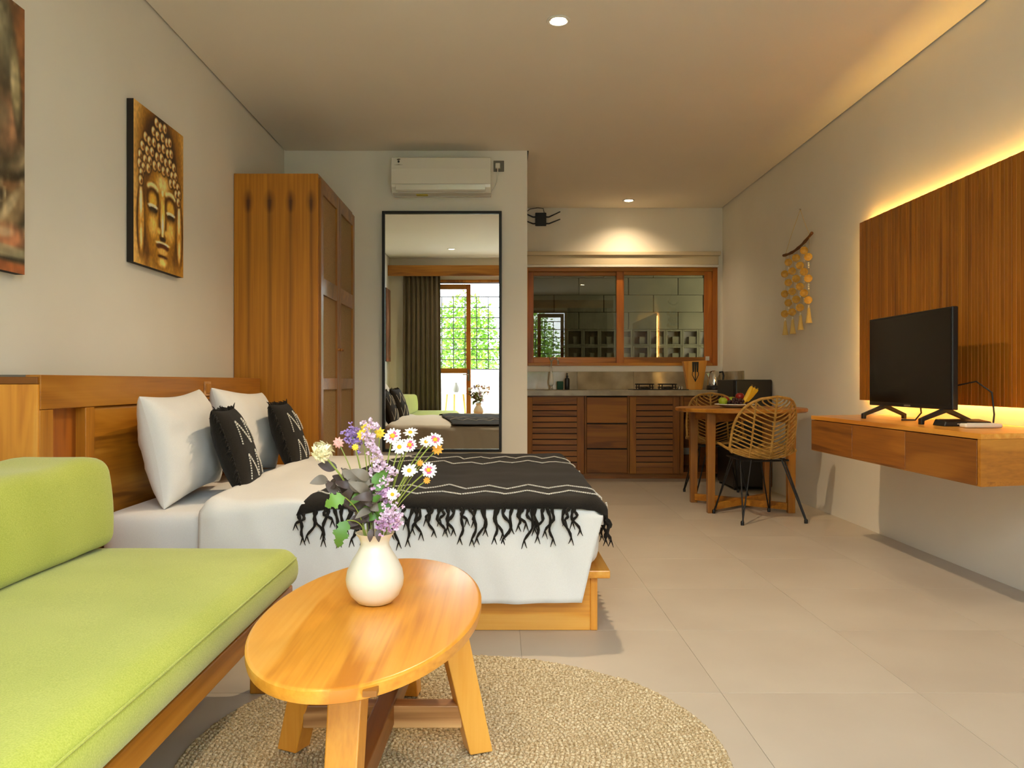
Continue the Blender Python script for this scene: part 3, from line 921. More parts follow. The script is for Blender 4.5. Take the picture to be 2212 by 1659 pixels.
# butterfly keys let into the rim
for kx in (-2.02, -1.28):
    ob('dovetail_key', MB().box(tcx+(A-.012)*math.cos(kx)-.012, tcx+(A-.012)*math.cos(kx)+.012, tcy+(Bx+.002)*math.sin(kx)-.0045, tcy+(Bx+.002)*math.sin(kx)+.02, tz-.018, tz-.008), 'dteak_x', r)

# rug: spiral of jute stitches
rx, ry, rr = -.116, 1.985, .692
r = thing('round_rug', 'round braided jute rug under the oval coffee table', 'rug', (rx, ry, 0))
ob('backing', MB().lathe([(rr-.012, .001), (rr-.004, .003), (rr-.004, .007), (rr-.012, .009)], (rx, ry, 0), 96), 'jute', r)
pitch = .0128; step = .0145
pos = []; ang = []
s_ = .02
theta = 0.0
while True:
    rad = .006+pitch*theta/(2*PI)
    if rad > rr-.006: break
    pos.append((rad*math.cos(theta), rad*math.sin(theta))); ang.append(theta+PI/2)
    theta += step/max(rad, .012)
pos = np.array(pos); ang = np.array(ang); N = len(pos)
tm = MB().ball((0, 0, 0), 1.0, 6, 4)
tv = np.array(tm.v); nt = len(tv)
rg = np.random.default_rng(5)
tw = ang+np.where(np.arange(N) % 2 == 0, .42, -.42)+rg.normal(0, .12, N)
Lx = .0100*(1+rg.normal(0, .10, N)); Wy = .0064*(1+rg.normal(0, .12, N)); Hz = .0056*(1+rg.normal(0, .18, N))
px_ = tv[None, :, 0]*Lx[:, None]; py_ = tv[None, :, 1]*Wy[:, None]; pz_ = tv[None, :, 2]*Hz[:, None]+.0088
ca, sa = np.cos(tw)[:, None], np.sin(tw)[:, None]
V = np.stack([px_*ca-py_*sa+pos[:, 0:1], px_*sa+py_*ca+pos[:, 1:2], pz_], -1).reshape(-1, 3)
cm = MB(); cm.v = V.tolist()
cm.f = [tuple(i+k*nt for i in f) for k in range(N) for f in tm.f]
co = ob('coil_stitches', cm, 'jute', r, local=True, smooth=True, angle=180, recalc=False, kind='stuff')

# ------------------------------------------------------------------ vase and flowers
vx, vy = -.2925, 1.82
prof = [(.030, 0), (.040, .004), (.056, .020), (.0655, .042), (.0675, .058), (.064, .078), (.054, .100), (.041, .120), (.034, .134), (.033, .142), (.037, .153), (.0455, .165), (.043, .1645), (.034, .152), (.029, .140), (.029, .128), (.0005, .126)]
v = ob('vase', MB().lathe(prof, (vx, vy, tz+.001), 56), 'ceramic_cream', smooth=True, angle=60)
tag(v, 'cream ceramic vase with flared rim holding flowers on the coffee table', 'vase')
MOUTH = Vector((vx, vy, tz+.160))
BASE = Vector((vx, vy, tz+.135))
def P(cx, cy, Y):
    """bouquet sketch coordinates (enlarged crop of the bouquet) and a distance -> a point of the bouquet"""
    px, py = 640+cx/3.606, 880+cy/3.606
    s = F_PX/Y
    return Vector(((px-VX)/s, Y, CAM_H-(py-VY)/s))
def frame(d):
    d = Vector(d).normalized(); a = d.orthogonal().normalized(); b = d.cross(a)
    return a, b, d
def stem(p, parent, r=.0016, mat='stem_green', bend=.03, start=None):
    m = start or (MOUTH+Vector((max(-.024, min(.024, (p.x-MOUTH.x)*.3)), max(-.024, min(.024, (p.y-MOUTH.y)*.3)), 0)))
    pts = []
    for i in range(9):
        k = i/8
        q = m.lerp(p, k); q.z -= 0; q += Vector(((p.x-m.x)*-.25*math.sin(PI*k)*.5, 0, bend*math.sin(PI*k)*.4))
        pts.append(q)
    pts = [BASE.lerp(m, .3)]+pts
    return ob('stem', MB().tube(pts, r, 6), mat, parent, smooth=True)
def daisy(p, d, R, lab, pink=.0, seed=0, n=15):
    rn = random.Random(seed)
    a, b, d = frame(d)
    r = thing('daisy', lab, 'flower', p, group='daisies in the vase')
    for mat, lo, hi, nm, wsc in ((('petal_white'), .25, 1.0, 'petals', 1.0),)+((('petal_pink', .2, .55, 'petal_bases', .8),) if pink else ()):
        mb = MB()
        for k in range(n):
            t_ = 2*PI*(k+.25*rn.random())/n; c = a*math.cos(t_)+b*math.sin(t_); w = (b*math.cos(t_)-a*math.sin(t_))*R*.16*wsc
            L = R*(1+.12*rn.uniform(-1, 1)); up = d*R*rn.uniform(-.25, .22)
            off = d*(.0006 if nm == 'petal_bases' else 0)
            q0, q1, q2 = p+c*L*lo, p+c*L*(lo+(hi-lo)*.6)+up*.5, p+c*L*hi+up
            mb.add([q0-w*.5+off, q0+w*.5+off, q1+w+off, q1-w+off, q2+w*.45+off, q2-w*.45+off], [(0, 1, 2, 3), (3, 2, 4, 5)])
        ob(nm, mb, mat, r, recalc=False)
    cb = MB()
    vs = []
    for i in range(5):
        rad = R*.30*math.cos(i*PI/8); hh = R*.22*math.sin(i*PI/8)
        for k in range(10): vs.append(p+(a*math.cos(2*PI*k/10)+b*math.sin(2*PI*k/10))*rad+d*(hh+.0004))
    cb.add(vs, [(i*10+k, i*10+(k+1) % 10, (i+1)*10+(k+1) % 10, (i+1)*10+k) for i in range(4) for k in range(10)])
    ob('flower_centre', cb, 'pollen', r, smooth=True)
    stem(p-d*.002, r)
CAMV = Vector((0, -1, .15))
for k, (cx, cy, Y, dx, dz, R, pk, lb) in enumerate((
    (750, 222, 1.80, -.1, .4, .021, 1, 'pink-hearted white daisy at the top of the bouquet beside the yellow blooms'),
    (888, 195, 1.83, .1, 1.2, .017, 0, 'white daisy seen edge-on at the top of the bouquet'),
    (803, 308, 1.79, .0, .3, .018, 0, 'white daisy facing front below the pink-hearted one'),
    (882, 292, 1.82, .3, .2, .018, 1, 'white daisy with pink base beside the front-facing one'),
    (1082, 252, 1.80, .2, .5, .019, 1, 'white daisy highest at the far right of the bouquet'),
    (1012, 268, 1.84, -.2, .9, .017, 0, 'white daisy tucked behind the far right one'),
    (880, 492, 1.79, -.1, .4, .018, 0, 'white daisy with yellow eye in front of the black throw'),
    (1030, 488, 1.78, .3, .1, .018, 1, 'pink-rimmed daisy lowest on the right stems'),
    (748, 678, 1.775, .3, .2, .015, 0, 'small daisy low beside the lilac sprig'))):
    daisy(P(cx, cy, Y), CAMV+Vector((dx, 0, dz)), R, lb, pk, 20+k)
def leaf_mesh(mb, p, d, up, L, W, lobes=0, curl=.15):
    d = Vector(d).normalized(); s_ = d.cross(Vector(up)).normalized(); n_ = s_.cross(d)
    N = 26 if lobes else 10; pts = []
    for i in range(N+1):
        k = i/N
        w = W*math.sin(PI*k**.8)**.8 if 0 < k < 1 else 0
        if lobes: w *= .55+.55*abs(math.sin(lobes*PI*k))+.12*math.sin(k*60)
        c = Vector(p)+d*L*k+n_*(curl*L*math.sin(PI*k)-curl*L*k*k)
        pts += [c-s_*w/2+n_*w*.12, c, c+s_*w/2+n_*w*.12]
    fs = []
    for i in range(N):
        b = i*3; fs += [(b, b+1, b+4, b+3), (b+1, b+2, b+5, b+4)]
    mb.add(pts, fs)
# chrysanthemum
p = P(205, 345, 1.81)
r = thing('chrysanthemum', 'large cream chrysanthemum at the left of the bouquet', 'flower', p)
mb = MB(); rn = random.Random(2)
for k in range(110):
    t_ = PI*(3-5**.5)*k; zz = 1-1.7*k/109; rad = math.sqrt(max(0, 1-zz*zz))
    n_ = Matrix.Rotation(-.5, 3, 'Y') @ (Matrix.Rotation(.6, 3, 'X') @ Vector((rad*math.cos(t_), rad*math.sin(t_), zz)))
    side = Vector((rn.uniform(-1, 1), rn.uniform(-1, 1), rn.uniform(-1, 1)))
    leaf_mesh(mb, p+n_*.010, n_+side*.25, n_.orthogonal()+side*.2, rn.uniform(.013, .020), .0085, 0, .30)
ob('petals', mb, 'petal_cream', r, recalc=False)
ob('flower_heart', MB().ball(p, (.0155, .0155, .0150), 14, 10), 'petal_cream', r, smooth=True)
stem(p+Vector((.012, .0, -.018)), r, .0024)
for (cx, cy, Y, dx, dz, L, W, lb) in ((378, 700, 1.775, -1, -.42, .050, .036, 'lobed green leaf jutting left above the vase'), (395, 880, 1.77, -.35, -1, .066, .036, 'lobed green leaf hanging down beside the vase rim')):
    p = P(cx, cy, Y)
    r = thing('chrysanthemum_leaf', lb, 'leaf', p, group='lobed green leaves')
    mb = MB(); leaf_mesh(mb, p, (dx, -.15, dz), (0, -1, .3), L, W, 3)
    ob('leaf_blade', mb, 'leaf_bright' if dz > -.8 else 'leaf_green', r, smooth=True, recalc=False)
    stem(p, r, .0014)
# plum-coloured foliage sprigs
sprigs = (((470, 560, 1.80), 'plum-leaved sprig in the middle of the bouquet', 3, 15), ((350, 470, 1.84), 'plum-leaved sprig leaning left under the chrysanthemum', 4, 9),
          ((580, 560, 1.78), 'grey-plum sprig in front beside the lilac flowers', 5, 15), ((230, 560, 1.83), 'thin drooping leaf sprig at the far left', 6, 7), ((620, 960, 1.765), 'pair of plum leaves hanging over the vase rim', 7, 2))
for (cx, cy, Y), lb, sd, n in sprigs:
    rn = random.Random(sd); p = P(cx, cy, Y)
    r = thing('foliage_sprig', lb, 'leaves', MOUTH, group='plum foliage sprigs')
    if n > 2:
        stem(p, r, .0016, 'leaf_plum')
        for k in range(n):
            f_ = .25+.75*k/(n-1); q = MOUTH.lerp(p, f_)+Vector((rn.uniform(-.008, .008), rn.uniform(-.01, .0), 0))
            d_ = Vector(((1 if k % 2 else -1)*rn.uniform(.5, 1), rn.uniform(-.8, .1), rn.uniform(-.3, .9)))
            mb = MB(); leaf_mesh(mb, q, d_, (rn.uniform(-.3, .3), -1, .4), rn.uniform(.034, .054), rn.uniform(.019, .028), 0, rn.uniform(-.2, .3))
            ob('leaf', mb, rn.choice(('leaf_plum', 'leaf_plum', 'leaf_sage', 'leaf_green')), r, smooth=True, recalc=False)
    else:
        for x_ in (-.010, .006):
            q = P(cx, cy, Y)+Vector((x_, 0, .004))
            mb = MB(); leaf_mesh(mb, q, (-.1 if x_ < 0 else .05, -.25, -1), (0, -1, 0), .030, .014, 0, .1)
            ob('leaf', mb, 'leaf_plum', r, smooth=True, recalc=False)
# lilac sprigs
lil = (((575, 150), (560, 230), (600, 330), (625, 410), (620, 490), (665, 560)), ((700, 500), (690, 590), (670, 660), (700, 720)), ((760, 800), (700, 830), (735, 900), (670, 920), (780, 870)), ((430, 195), (425, 240), (470, 285)))
for k, (pts, lb, mt_) in enumerate(zip(lil, ('tall lilac sprig rising to the top of the bouquet', 'lilac sprig down the middle right of the bouquet', 'full lilac cluster resting on the vase rim', 'small violet sprig at the upper left of the bouquet'), ('lilac_pale', 'lilac', 'lilac', 'violet'))):
    rn = random.Random(40+k); Y = (1.80, 1.785, 1.77, 1.83)[k]
    r = thing('lilac_sprig', lb, 'flower', MOUTH, group='lilac sprigs')
    stem(P(*pts[0], Y), r, .0015)
    for i, (cx, cy) in enumerate(pts):
        c = P(cx, cy, Y); mb = MB()
        for j in range(20):
            q = c+Vector((rn.gauss(0, .0095), rn.gauss(0, .007), rn.gauss(0, .0095)))
            for w in range(5):
                d_ = Vector((rn.uniform(-1, 1), rn.uniform(-1.2, .2), rn.uniform(-.6, 1))).normalized()
                a, b, _ = frame(d_); R_ = .0046
                mb.add([q, q+d_*R_+a*R_*.7, q+d_*R_*1.5, q+d_*R_-a*R_*.7], [(0, 1, 2, 3)])
            mb.ball(q, .0022, 5, 4)
        ob('floret_cluster', mb, mt_ if rn.random() < .7 else 'lilac_pale', r, recalc=False)
for k, (cx, cy, Y, mt_, lb) in enumerate(((515, 215, 1.82, 'yellow_petal', 'yellow bloom left of the tall lilac sprig'), (650, 200, 1.83, 'yellow_petal', 'yellow bloom right of the tall lilac sprig'), (545, 165, 1.84, 'yellow_petal', 'yellow bloom behind the lilac tip'),
                           (460, 310, 1.82, 'yellow_petal', 'small yellow bud below the violet sprig'), (1100, 325, 1.83, 'orange_petal', 'orange bloom seen from below under the far right daisy'), (1018, 568, 1.80, 'orange_petal', 'orange bud under the pink-rimmed daisy'), (965, 432, 1.82, 'orange_petal', 'orange bud in front of the black throw'), (330, 275, 1.84, 'bract_pink', 'pale pink bract beside the chrysanthemum'))):
    p = P(cx, cy, Y); r = thing('small_bloom', lb, 'flower', p, group='small blooms in the vase')
    mb = MB(); rn = random.Random(80+k); R_ = .009 if k in (3, 5, 6) else .014
    for j in range(9):
        t_ = 2*PI*j/9; c = Vector((math.cos(t_), rn.uniform(-.5, -.1), math.sin(t_))); leaf_mesh(mb, p, c, (0, -1, .2), R_, R_*.6, 0, .3)
    ob('petals', mb, mt_, r, recalc=False, smooth=True)
    ob('flower_heart', MB().ball(p, R_*.35, 8, 6), mt_, r, smooth=True)
    stem(p, r, .0013)

# ------------------------------------------------------------------ paintings
def canvas(name, y0, y1, z0, z1, nu, nv, fn, label):
    """canvas on the left wall; u runs with +Y (left to right for the viewer), v upward"""
    r = thing(name, label, 'painting', (XL+.02, (y0+y1)/2, z0))
    x = XL+.034
    ob('stretcher_box', B(XL+.002, x-.001, y0, y1, z0, z1), 'canvas_edge_gap_dark', r)
    u, v_ = np.meshgrid(np.linspace(0, 1, nu), np.linspace(0, 1, nv), indexing='ij')
    c = fn(u, v_)
    vs = [(x, y0+(y1-y0)*i/(nu-1), z0+(z1-z0)*j/(nv-1)) for i in range(nu) for j in range(nv)]
    mb = MB(); mb.add(vs, [(i*nv+j, (i+1)*nv+j, (i+1)*nv+j+1, i*nv+j+1) for i in range(nu-1) for j in range(nv-1)])
    o = ob('painted_canvas', mb, 'canvas_paint', r, recalc=False)
    at = o.data.attributes.new('paint', 'FLOAT_COLOR', 'POINT')
    s = np.clip(c.reshape(-1, 3)/255, 0, 1); s = np.where(s <= .04045, s/12.92, ((s+.055)/1.055)**2.4)
    at.data.foreach_set('color', np.c_[s, np.ones(len(s))].astype(np.float32).ravel())
    return o
def vnoise(u, v, f, seed):
    g = np.random.default_rng(seed).random((int(f)+3, int(f)+3))
    x, y = u*f, v*f; i, j = x.astype(int), y.astype(int); a, b = x-i, y-j
    a = a*a*(3-2*a); b = b*b*(3-2*b)
    return g[i, j]*(1-a)*(1-b)+g[i+1, j]*a*(1-b)+g[i, j+1]*(1-a)*b+g[i+1, j+1]*a*b
def mixc(c, rgb, m):
    m = np.clip(m, 0, 1)[..., None]
    return c*(1-m)+np.array(rgb, float)*m
def el(u, v, cu, cv, ru, rv, soft=.15, rot=0.0):
    du, dv = u-cu, v-cv
    a, b = du*math.cos(rot)+dv*math.sin(rot), -du*math.sin(rot)+dv*math.cos(rot)
    d = np.sqrt((a/ru)**2+(b/rv)**2)
    return np.clip((1-d)/soft+.5, 0, 1)
def golden_face(u, v0):
    v = 1-v0      # v measured from the top
    c = np.zeros(u.shape+(3,))+np.array((150, 106, 30.))
    c = mixc(c, (196, 158, 90), np.clip(1-u*3.2, 0, 1)*.9); c = mixc(c, (186, 146, 76), np.clip((u-.86)*6, 0, 1)*np.clip(1.2-v*1.6, 0, 1))
    c = mixc(c, (96, 58, 12), el(u, v, .5, .30, .42, .36, .5)*.9)
    c = mixc(c, (52, 26, 6), el(u, v, .5, .26, .33, .27, .25)); c = mixc(c, (40, 20, 6), el(u, v, .5, .09, .15, .10, .3))
    c = mixc(c, (70, 38, 8), el(u, v, .5, .72, .42, .36, .3)*.8)
    # neck and ears
    c = mixc(c, (150, 110, 40), el(u, v, .53, .98, .26, .12, .3))
    for cu in (.135, .905):
        c = mixc(c, (60, 30, 6), el(u, v, cu, .72, .085, .24, .2)); c = mixc(c, (176, 130, 52), el(u, v, cu, .72, .055, .225, .5)); c = mixc(c, (238, 214, 160), el(u, v, cu-.005, .60, .024, .10, .8)); c = mixc(c, (226, 196, 130), el(u, v, cu, .82, .02, .07, .8))
    # face
    face = el(u, v, .52, .66, .315, .345, .12)
    c = mixc(c, (122, 80, 16), face)
    c = mixc(c, (190, 144, 52), el(u, v, .52, .62, .24, .28, .9)*.7)
    c = mixc(c, (236, 206, 140), el(u, v, .55, .425, .11, .05, .9)*.8)
    for cu in (.355, .715):
        s = -1 if cu < .5 else 1
        c = mixc(c, (58, 30, 4), el(u, v, cu, .555, .125, .105, .3)); c = mixc(c, (234, 206, 140), el(u, v, cu, .49, .118, .040, .3)*el(u, v, cu, .465, .13, .05, .3)); c = mixc(c, (70, 38, 6), el(u, v, cu, .515, .10, .035, .5))
        c = mixc(c, (204, 158, 62), el(u, v, cu, .565, .082, .052, .6)); c = mixc(c, (244, 222, 170), el(u, v, cu, .602, .098, .014, .4)); c = mixc(c, (24, 12, 4), el(u, v, cu+.01, .622, .075, .017, .3))
        c = mixc(c, (222, 182, 96), el(u, v, cu, .72, .07, .07, .95)*.8)
    # nose
    c = mixc(c, (84, 48, 8), el(u, v, .545, .68, .085, .14, .4)); c = mixc(c, (214, 172, 84), el(u, v, .55, .64, .046, .15, .5)); c = mixc(c, (246, 226, 176), el(u, v, .55, .70, .022, .07, .7))
    for cu in (.475, .625): c = mixc(c, (206, 164, 78), el(u, v, cu, .745, .035, .022, .6))
    c = mixc(c, (30, 14, 4), el(u, v, .55, .79, .06, .014, .4)); c = mixc(c, (240, 214, 150), el(u, v, .55, .485, .022, .020, .5))
    # mouth and chin
    c = mixc(c, (244, 222, 170), el(u, v, .55, .822, .14, .012, .5)); c = mixc(c, (72, 30, 8), el(u, v, .55, .842, .13, .022, .3)); c = mixc(c, (206, 160, 80), el(u, v, .55, .872, .095, .022, .5)); c = mixc(c, (60, 28, 6), el(u, v, .55, .907, .10, .012, .5)); c = mixc(c, (226, 188, 104), el(u, v, .55, .945, .08, .028, .8))
    # curls
    rows = ((.045, (.43, .51, .60)), (.115, (.37, .45, .55, .64, .70)), (.185, (.22, .29, .38, .48, .57, .66, .73)), (.255, (.16, .25, .34, .44, .53, .62, .71, .79)), (.320, (.12, .21, .30, .39, .48, .57, .66, .75, .83)), (.375, (.11, .18, .27, .72, .80, .88)), (.43, (.14, .84, .91)), (.475, (.13, .89)))
    for vv, us in rows:
        for k, cu in enumerate(us):
            w = vv+(.012 if k % 2 else 0)
            c = mixc(c, (44, 22, 6), el(u, v, cu, w, .052, .040, .25)); c = mixc(c, (198, 156, 92), el(u, v, cu-.003, w, .040, .031, .35)); c = mixc(c, (96, 56, 18), el(u, v, cu+.012, w+.004, .018, .014, .5)); c = mixc(c, (236, 210, 160), el(u, v, cu-.014, w-.008, .016, .014, .7))
    c *= (1.16+.30*vnoise(u, v, 60, 3))[..., None]
    return c
canvas('face_painting', 3.60, 4.165, 1.505, 2.262, 110, 150, golden_face, 'golden serene face painting with curled hair on the wall above the headboard')
def earthy(u, v):
    n1, n2 = vnoise(u, v, 7, 1), vnoise(u, v, 18, 2); n3 = vnoise(u, v, 40, 8)
    c = np.zeros(u.shape+(3,))+np.array((96, 82, 54.))
    c = mixc(c, (150, 88, 40), (n1-.35)*2); c = mixc(c, (60, 50, 32), (n2-.55)*3); c = mixc(c, (168, 150, 108), (n3-.62)*3)
    c = mixc(c, (146, 82, 34), np.clip((u-.86)*9, 0, 1)*np.clip((v-.35)*3, 0, 1)*.9)
    for cu, cv, ru, rv, rt, col in ((.90, .42, .16, .045, .15, (150, 128, 88)), (.82, .55, .14, .12, 0, (176, 120, 76)), (.90, .22, .18, .06, .7, (140, 112, 70)), (.80, .86, .10, .16, .2, (120, 112, 80)), (.93, .70, .035, .13, .1, (164, 146, 96)), (.86, .12, .14, .05, .1, (182, 110, 66)), (.5, .6, .3, .35, 0, (136, 106, 70))):
        c = mixc(c, (44, 38, 24), el(u, v, cu+.01, cv-.03, ru*1.12, rv*1.2, .4, rt)*.8); c = mixc(c, col, el(u, v, cu, cv, ru, rv, .7, rt)); c = mixc(c, (206, 188, 140), el(u, v, cu-.02, cv+.02, ru*.5, rv*.35, .9, rt)*.6)
    c = mixc(c, (168, 84, 34), np.clip((.045-v)*60, 0, 1)); c = mixc(c, (160, 150, 110), el(u, v, .8, .075, .3, .022, .5)*.8)
    c = c*(1.0+.34*n3)[..., None]; g_ = c.mean(-1, keepdims=True); return g_+(c-g_)*.75
canvas('relief_painting', 2.03, 2.775, 1.33, 2.275, 90, 130, earthy, 'earth-toned carved-figure painting cut off by the left edge of the photo')
canvas('red_painting', .32, .78, 1.18, 2.28, 50, 100, lambda u, v: mixc(earthy(1-u, v), (120, 52, 24), np.zeros_like(u)+.5), 'narrow reddish painting beside the curtain, seen only in the mirror')

# ------------------------------------------------------------------ mirror, air conditioner
mx0, mx1, mz0, mz1, my = -.937, .014, .391, 2.305, 6.205
r = thing('wall_mirror', 'tall wall mirror in a thin black frame under the air conditioner', 'mirror', ((mx0+mx1)/2, my, mz0))
tl = -.0070     # top leans forward by a hair
def tilt_box(x0, x1, y0, y1, z0, z1):
    mb = B(x0, x1, y0, y1, z0, z1)
    mb.v = [(x, y+(z-mz0)*tl, z) for x, y, z in mb.v]
    return mb
fw = .022
ob('mirror_glass', tilt_box(mx0+.01, mx1-.01, my-.006, my+.004, mz0+.01, mz1-.01), 'mirror_silver', r)
for a in ((mx0, mx0+fw, mz0, mz1), (mx1-fw, mx1, mz0, mz1), (mx0+fw, mx1-fw, mz0, mz0+fw), (mx0+fw, mx1-fw, mz1-fw, mz1)):
    ob('frame_bar', tilt_box(a[0], a[1], my-.022, my+.016, a[2], a[3]), 'black_metal', r, bevel=.002)

r = thing('air_conditioner', 'white split air conditioner mounted above the mirror', 'air conditioner', (-.458, YA-.1, 2.41))
ax0, ax1 = -.845, -.070
poly = [(YA-.002, 2.425), (YA-.002, 2.70), (YA-.165, 2.70), (YA-.195, 2.685), (YA-.203, 2.62), (YA-.200, 2.50), (YA-.190, 2.462), (YA-.160, 2.425), (YA-.10, 2.412)]
ob('housing', MB().prism_x(poly, ax0, ax1), 'white_plastic', r, bevel=.006, segs=3)
ob('front_panel', MB().prism_x([(YA-.204, 2.688), (YA-.2135, 2.60), (YA-.2095, 2.484), (YA-.200, 2.484), (YA-.203, 2.60), (YA-.196, 2.688)], ax0+.002, ax1-.002), 'white_plastic', r, bevel=.003)
ob('louvre_flap', MB().prism_x([(YA-.206, 2.478), (YA-.200, 2.440), (YA-.178, 2.428), (YA-.176, 2.434), (YA-.193, 2.446), (YA-.199, 2.478)], ax0+.035, ax1-.045), 'white_plastic', r, bevel=.002)
ob('flap_strip', MB().prism_x([(YA-.172, 2.4265), (YA-.12, 2.4135), (YA-.12, 2.411), (YA-.172, 2.422)], ax0+.05, ax1-.05), 'white_plastic', r)  # white plastic strip under the flap, same material as the housing
lx = ax0+.060; ly = YA-.2125
ob('logo_mark', MB().ball((lx, ly, 2.655), (.008, .0012, .010), 12, 6).prism_y([(lx-.015, 2.672), (lx-.006, 2.677), (lx+.010, 2.677), (lx+.014, 2.674), (lx+.008, 2.671), (lx-.008, 2.669)], ly+.0035, ly+.0065), 'print_black', r)
ob('logo_caption', MB().prism_y([(lx-.034, 2.629), (lx-.012, 2.631), (lx, 2.636), (lx+.012, 2.632), (lx+.034, 2.629), (lx+.012, 2.628), (lx-.012, 2.627)], ly-.0006, ly+.003), 'print_grey', r)
ob('energy_sticker', B(ax0+.19, ax0+.28, YA-.16, YA-.11, 2.4105, 2.4145), 'sticker_yellow', r)
r = thing('power_socket', 'grey wall socket with a white plug beside the air conditioner', 'socket', (-.010, YA, 2.61))
ob('socket_plate', B(-.052, .033, YA-.010, YA-.001, 2.632, 2.720), 'grey_plastic', r, bevel=.003)
ob('plug', MB().prism([(-.040, YA-.010), (.004, YA-.010), (.000, YA-.045), (-.036, YA-.045)], 2.652, 2.692), 'white_plastic', r, bevel=.004)
cpts = [(-.018, YA-.04, 2.655), (-.018, YA-.038, 2.60), (-.025, YA-.03, 2.55), (-.045, YA-.025, 2.50), (-.075, YA-.03, 2.455)]
ob('power_cord', MB().tube(cpts, .0035, 8), 'white_plastic', r, smooth=True)

# wifi router on the kitchen wall
r = thing('wifi_router', 'black router with four antennas high on the kitchen wall', 'router', (.43, YK-.02, 2.60))
ob('case', B(.375, .492, YK-.035, YK-.003, 2.605, 2.745), 'black_plastic', r, bevel=.006)
for z, dz in ((2.70, .055), (2.63, .045)):
    ob('antenna', MB().tube([(.49, YK-.02, z), (.52, YK-.02, z), (.64, YK-.03, z+dz)], [.008, .008, .006], 8), 'black_plastic', r, smooth=True)
    ob('antenna', MB().tube([(.377, YK-.02, z), (.35, YK-.02, z), (.25, YK-.03, z+dz*.8)], [.008, .008, .006], 8), 'black_plastic', r, smooth=True)
ob('cable', MB().tube([(.47, YK-.02, 2.745), (.46, YK-.02, 2.79), (.40, YK-.02, 2.797), (.32, YK-.02, 2.785), (.25, YK-.02, 2.73)], .004, 6), 'black_plastic', r, smooth=True)

# ------------------------------------------------------------------ kitchen
r = bpy.data.objects.new('window_1', None); COL.objects.link(r); r.location = (1.28, YK, 1.12); r['kind'] = 'structure'
wy = YK+.03
for nm, a in (('outer_frame', (.25, .300, 1.12, 2.165)), ('outer_frame', (2.262, 2.315, 1.12, 2.165))):
    ob(nm, B(a[0], a[1], YK-.012, YK+.10, a[2], a[3]), 'oteak_z', r, bevel=.003)
for a in ((1.12, 1.150), (2.125, 2.165)):
    ob('outer_frame', B(.300, 2.262, YK-.012, YK+.10, a[0], a[1]), 'teak_x', r, bevel=.003)
def sash(x0, x1, y, wl, wr_):
    for a, b in ((x0, x0+wl), (x1-wr_, x1)):
        ob('sash_stile', B(a, b, y, y+.035, 1.150, 2.125), 'oteak_z', r, bevel=.003)
    for a, b in ((1.150, 1.212), (2.085, 2.125)):
        ob('sash_rail', B(x0+wl, x1-wr_, y, y+.035, a, b), 'teak_x', r, bevel=.003)
    ob('glass_pane', B(x0+wl, x1-wr_, y+.014, y+.02, 1.212, 2.085), 'window_glass', r)
sash(.300, 1.322, YK+.045, .06, .07)
sash(1.242, 2.262, YK+.005, .08, .085)
ob('latch', B(2.19, 2.23, YK-.006, YK+.006, 1.175, 1.22), 'white_plastic', r, bevel=.002)
struct('trim_2', B(XA, 2.36, YK-.02, YK-.001, 1.058, 1.108), 'white_paint')
r = thing('roller_blind', 'cream roller blind rolled up above the kitchen window', 'blind', (1.28, YK-.05, 2.165))
ob('head_box', B(.222, 2.335, YK-.075, YK-.003, 2.285, 2.328), 'blind_fabric', r, bevel=.008, segs=3)
ob('blind_roll', MB().box(.222, 2.315, YK-.055, YK-.003, 2.185, 2.286), 'blind_fabric', r, bevel=.01, segs=3)
ob('bottom_bar', B(.222, 2.315, YK-.062, YK-.022, 2.163, 2.187), 'white_paint', r, bevel=.004)

cf, cz = 7.585, .813         # cabinet front, underside of worktop
wt = ob('worktop', B(XA+.002, XR-.002, 7.545, YK-.022, cz, .867), 'stone_top', bevel=.004)
tag(wt, 'long grey-beige stone kitchen worktop with sink and hob', 'worktop')
ob('sink_rim', MB().lathe([(.17, 0), (.20, .0005), (.205, .003), (.20, .004), (.16, .002), (.15, -.0005)], (.62, 7.90, .8672), 32, sx=1.3, sy=1.0), 'steel', wt, smooth=True)
sp_ = thing('backsplash', 'low polished stone tile backsplash above the worktop', 'backsplash', (1.3, YK-.01, .868))
k0 = XA+.002
while k0 < XR-.02:
    k1 = min(k0+.60, XR-.002)
    ob('splash_tile', B(k0, k1-.002, YK-.020, YK-.002, .868, 1.056), 'stone_splash', sp_, bevel=.001)
    k0 = k1
ob('splash_tile', B(XR-.018, XR-.002, 7.545, YK-.022, .868, 1.056), 'stone_splash', sp_, bevel=.001)
ob('plinth', B(XA+.004, XR-.35, cf+.04, YK-.03, 0, .05), 'dteak_x', kind=None)
tag(bpy.data.objects['plinth'], 'dark recessed plinth under the kitchen cabinets', 'plinth')
def carcass(r, x0, x1):
    ob('carcass', MB().box(x0, x0+.016, cf+.02, YK-.03, .05, cz).box(x1-.016, x1, cf+.02, YK-.03, .05, cz).box(x0, x1, YK-.045, YK-.03, .05, cz).box(x0, x1, cf+.02, YK-.03, .05, .066).box(x0+.016, x1-.016, cf+.02, YK-.045, cz-.016, cz-.001), 'dteak_x', r)
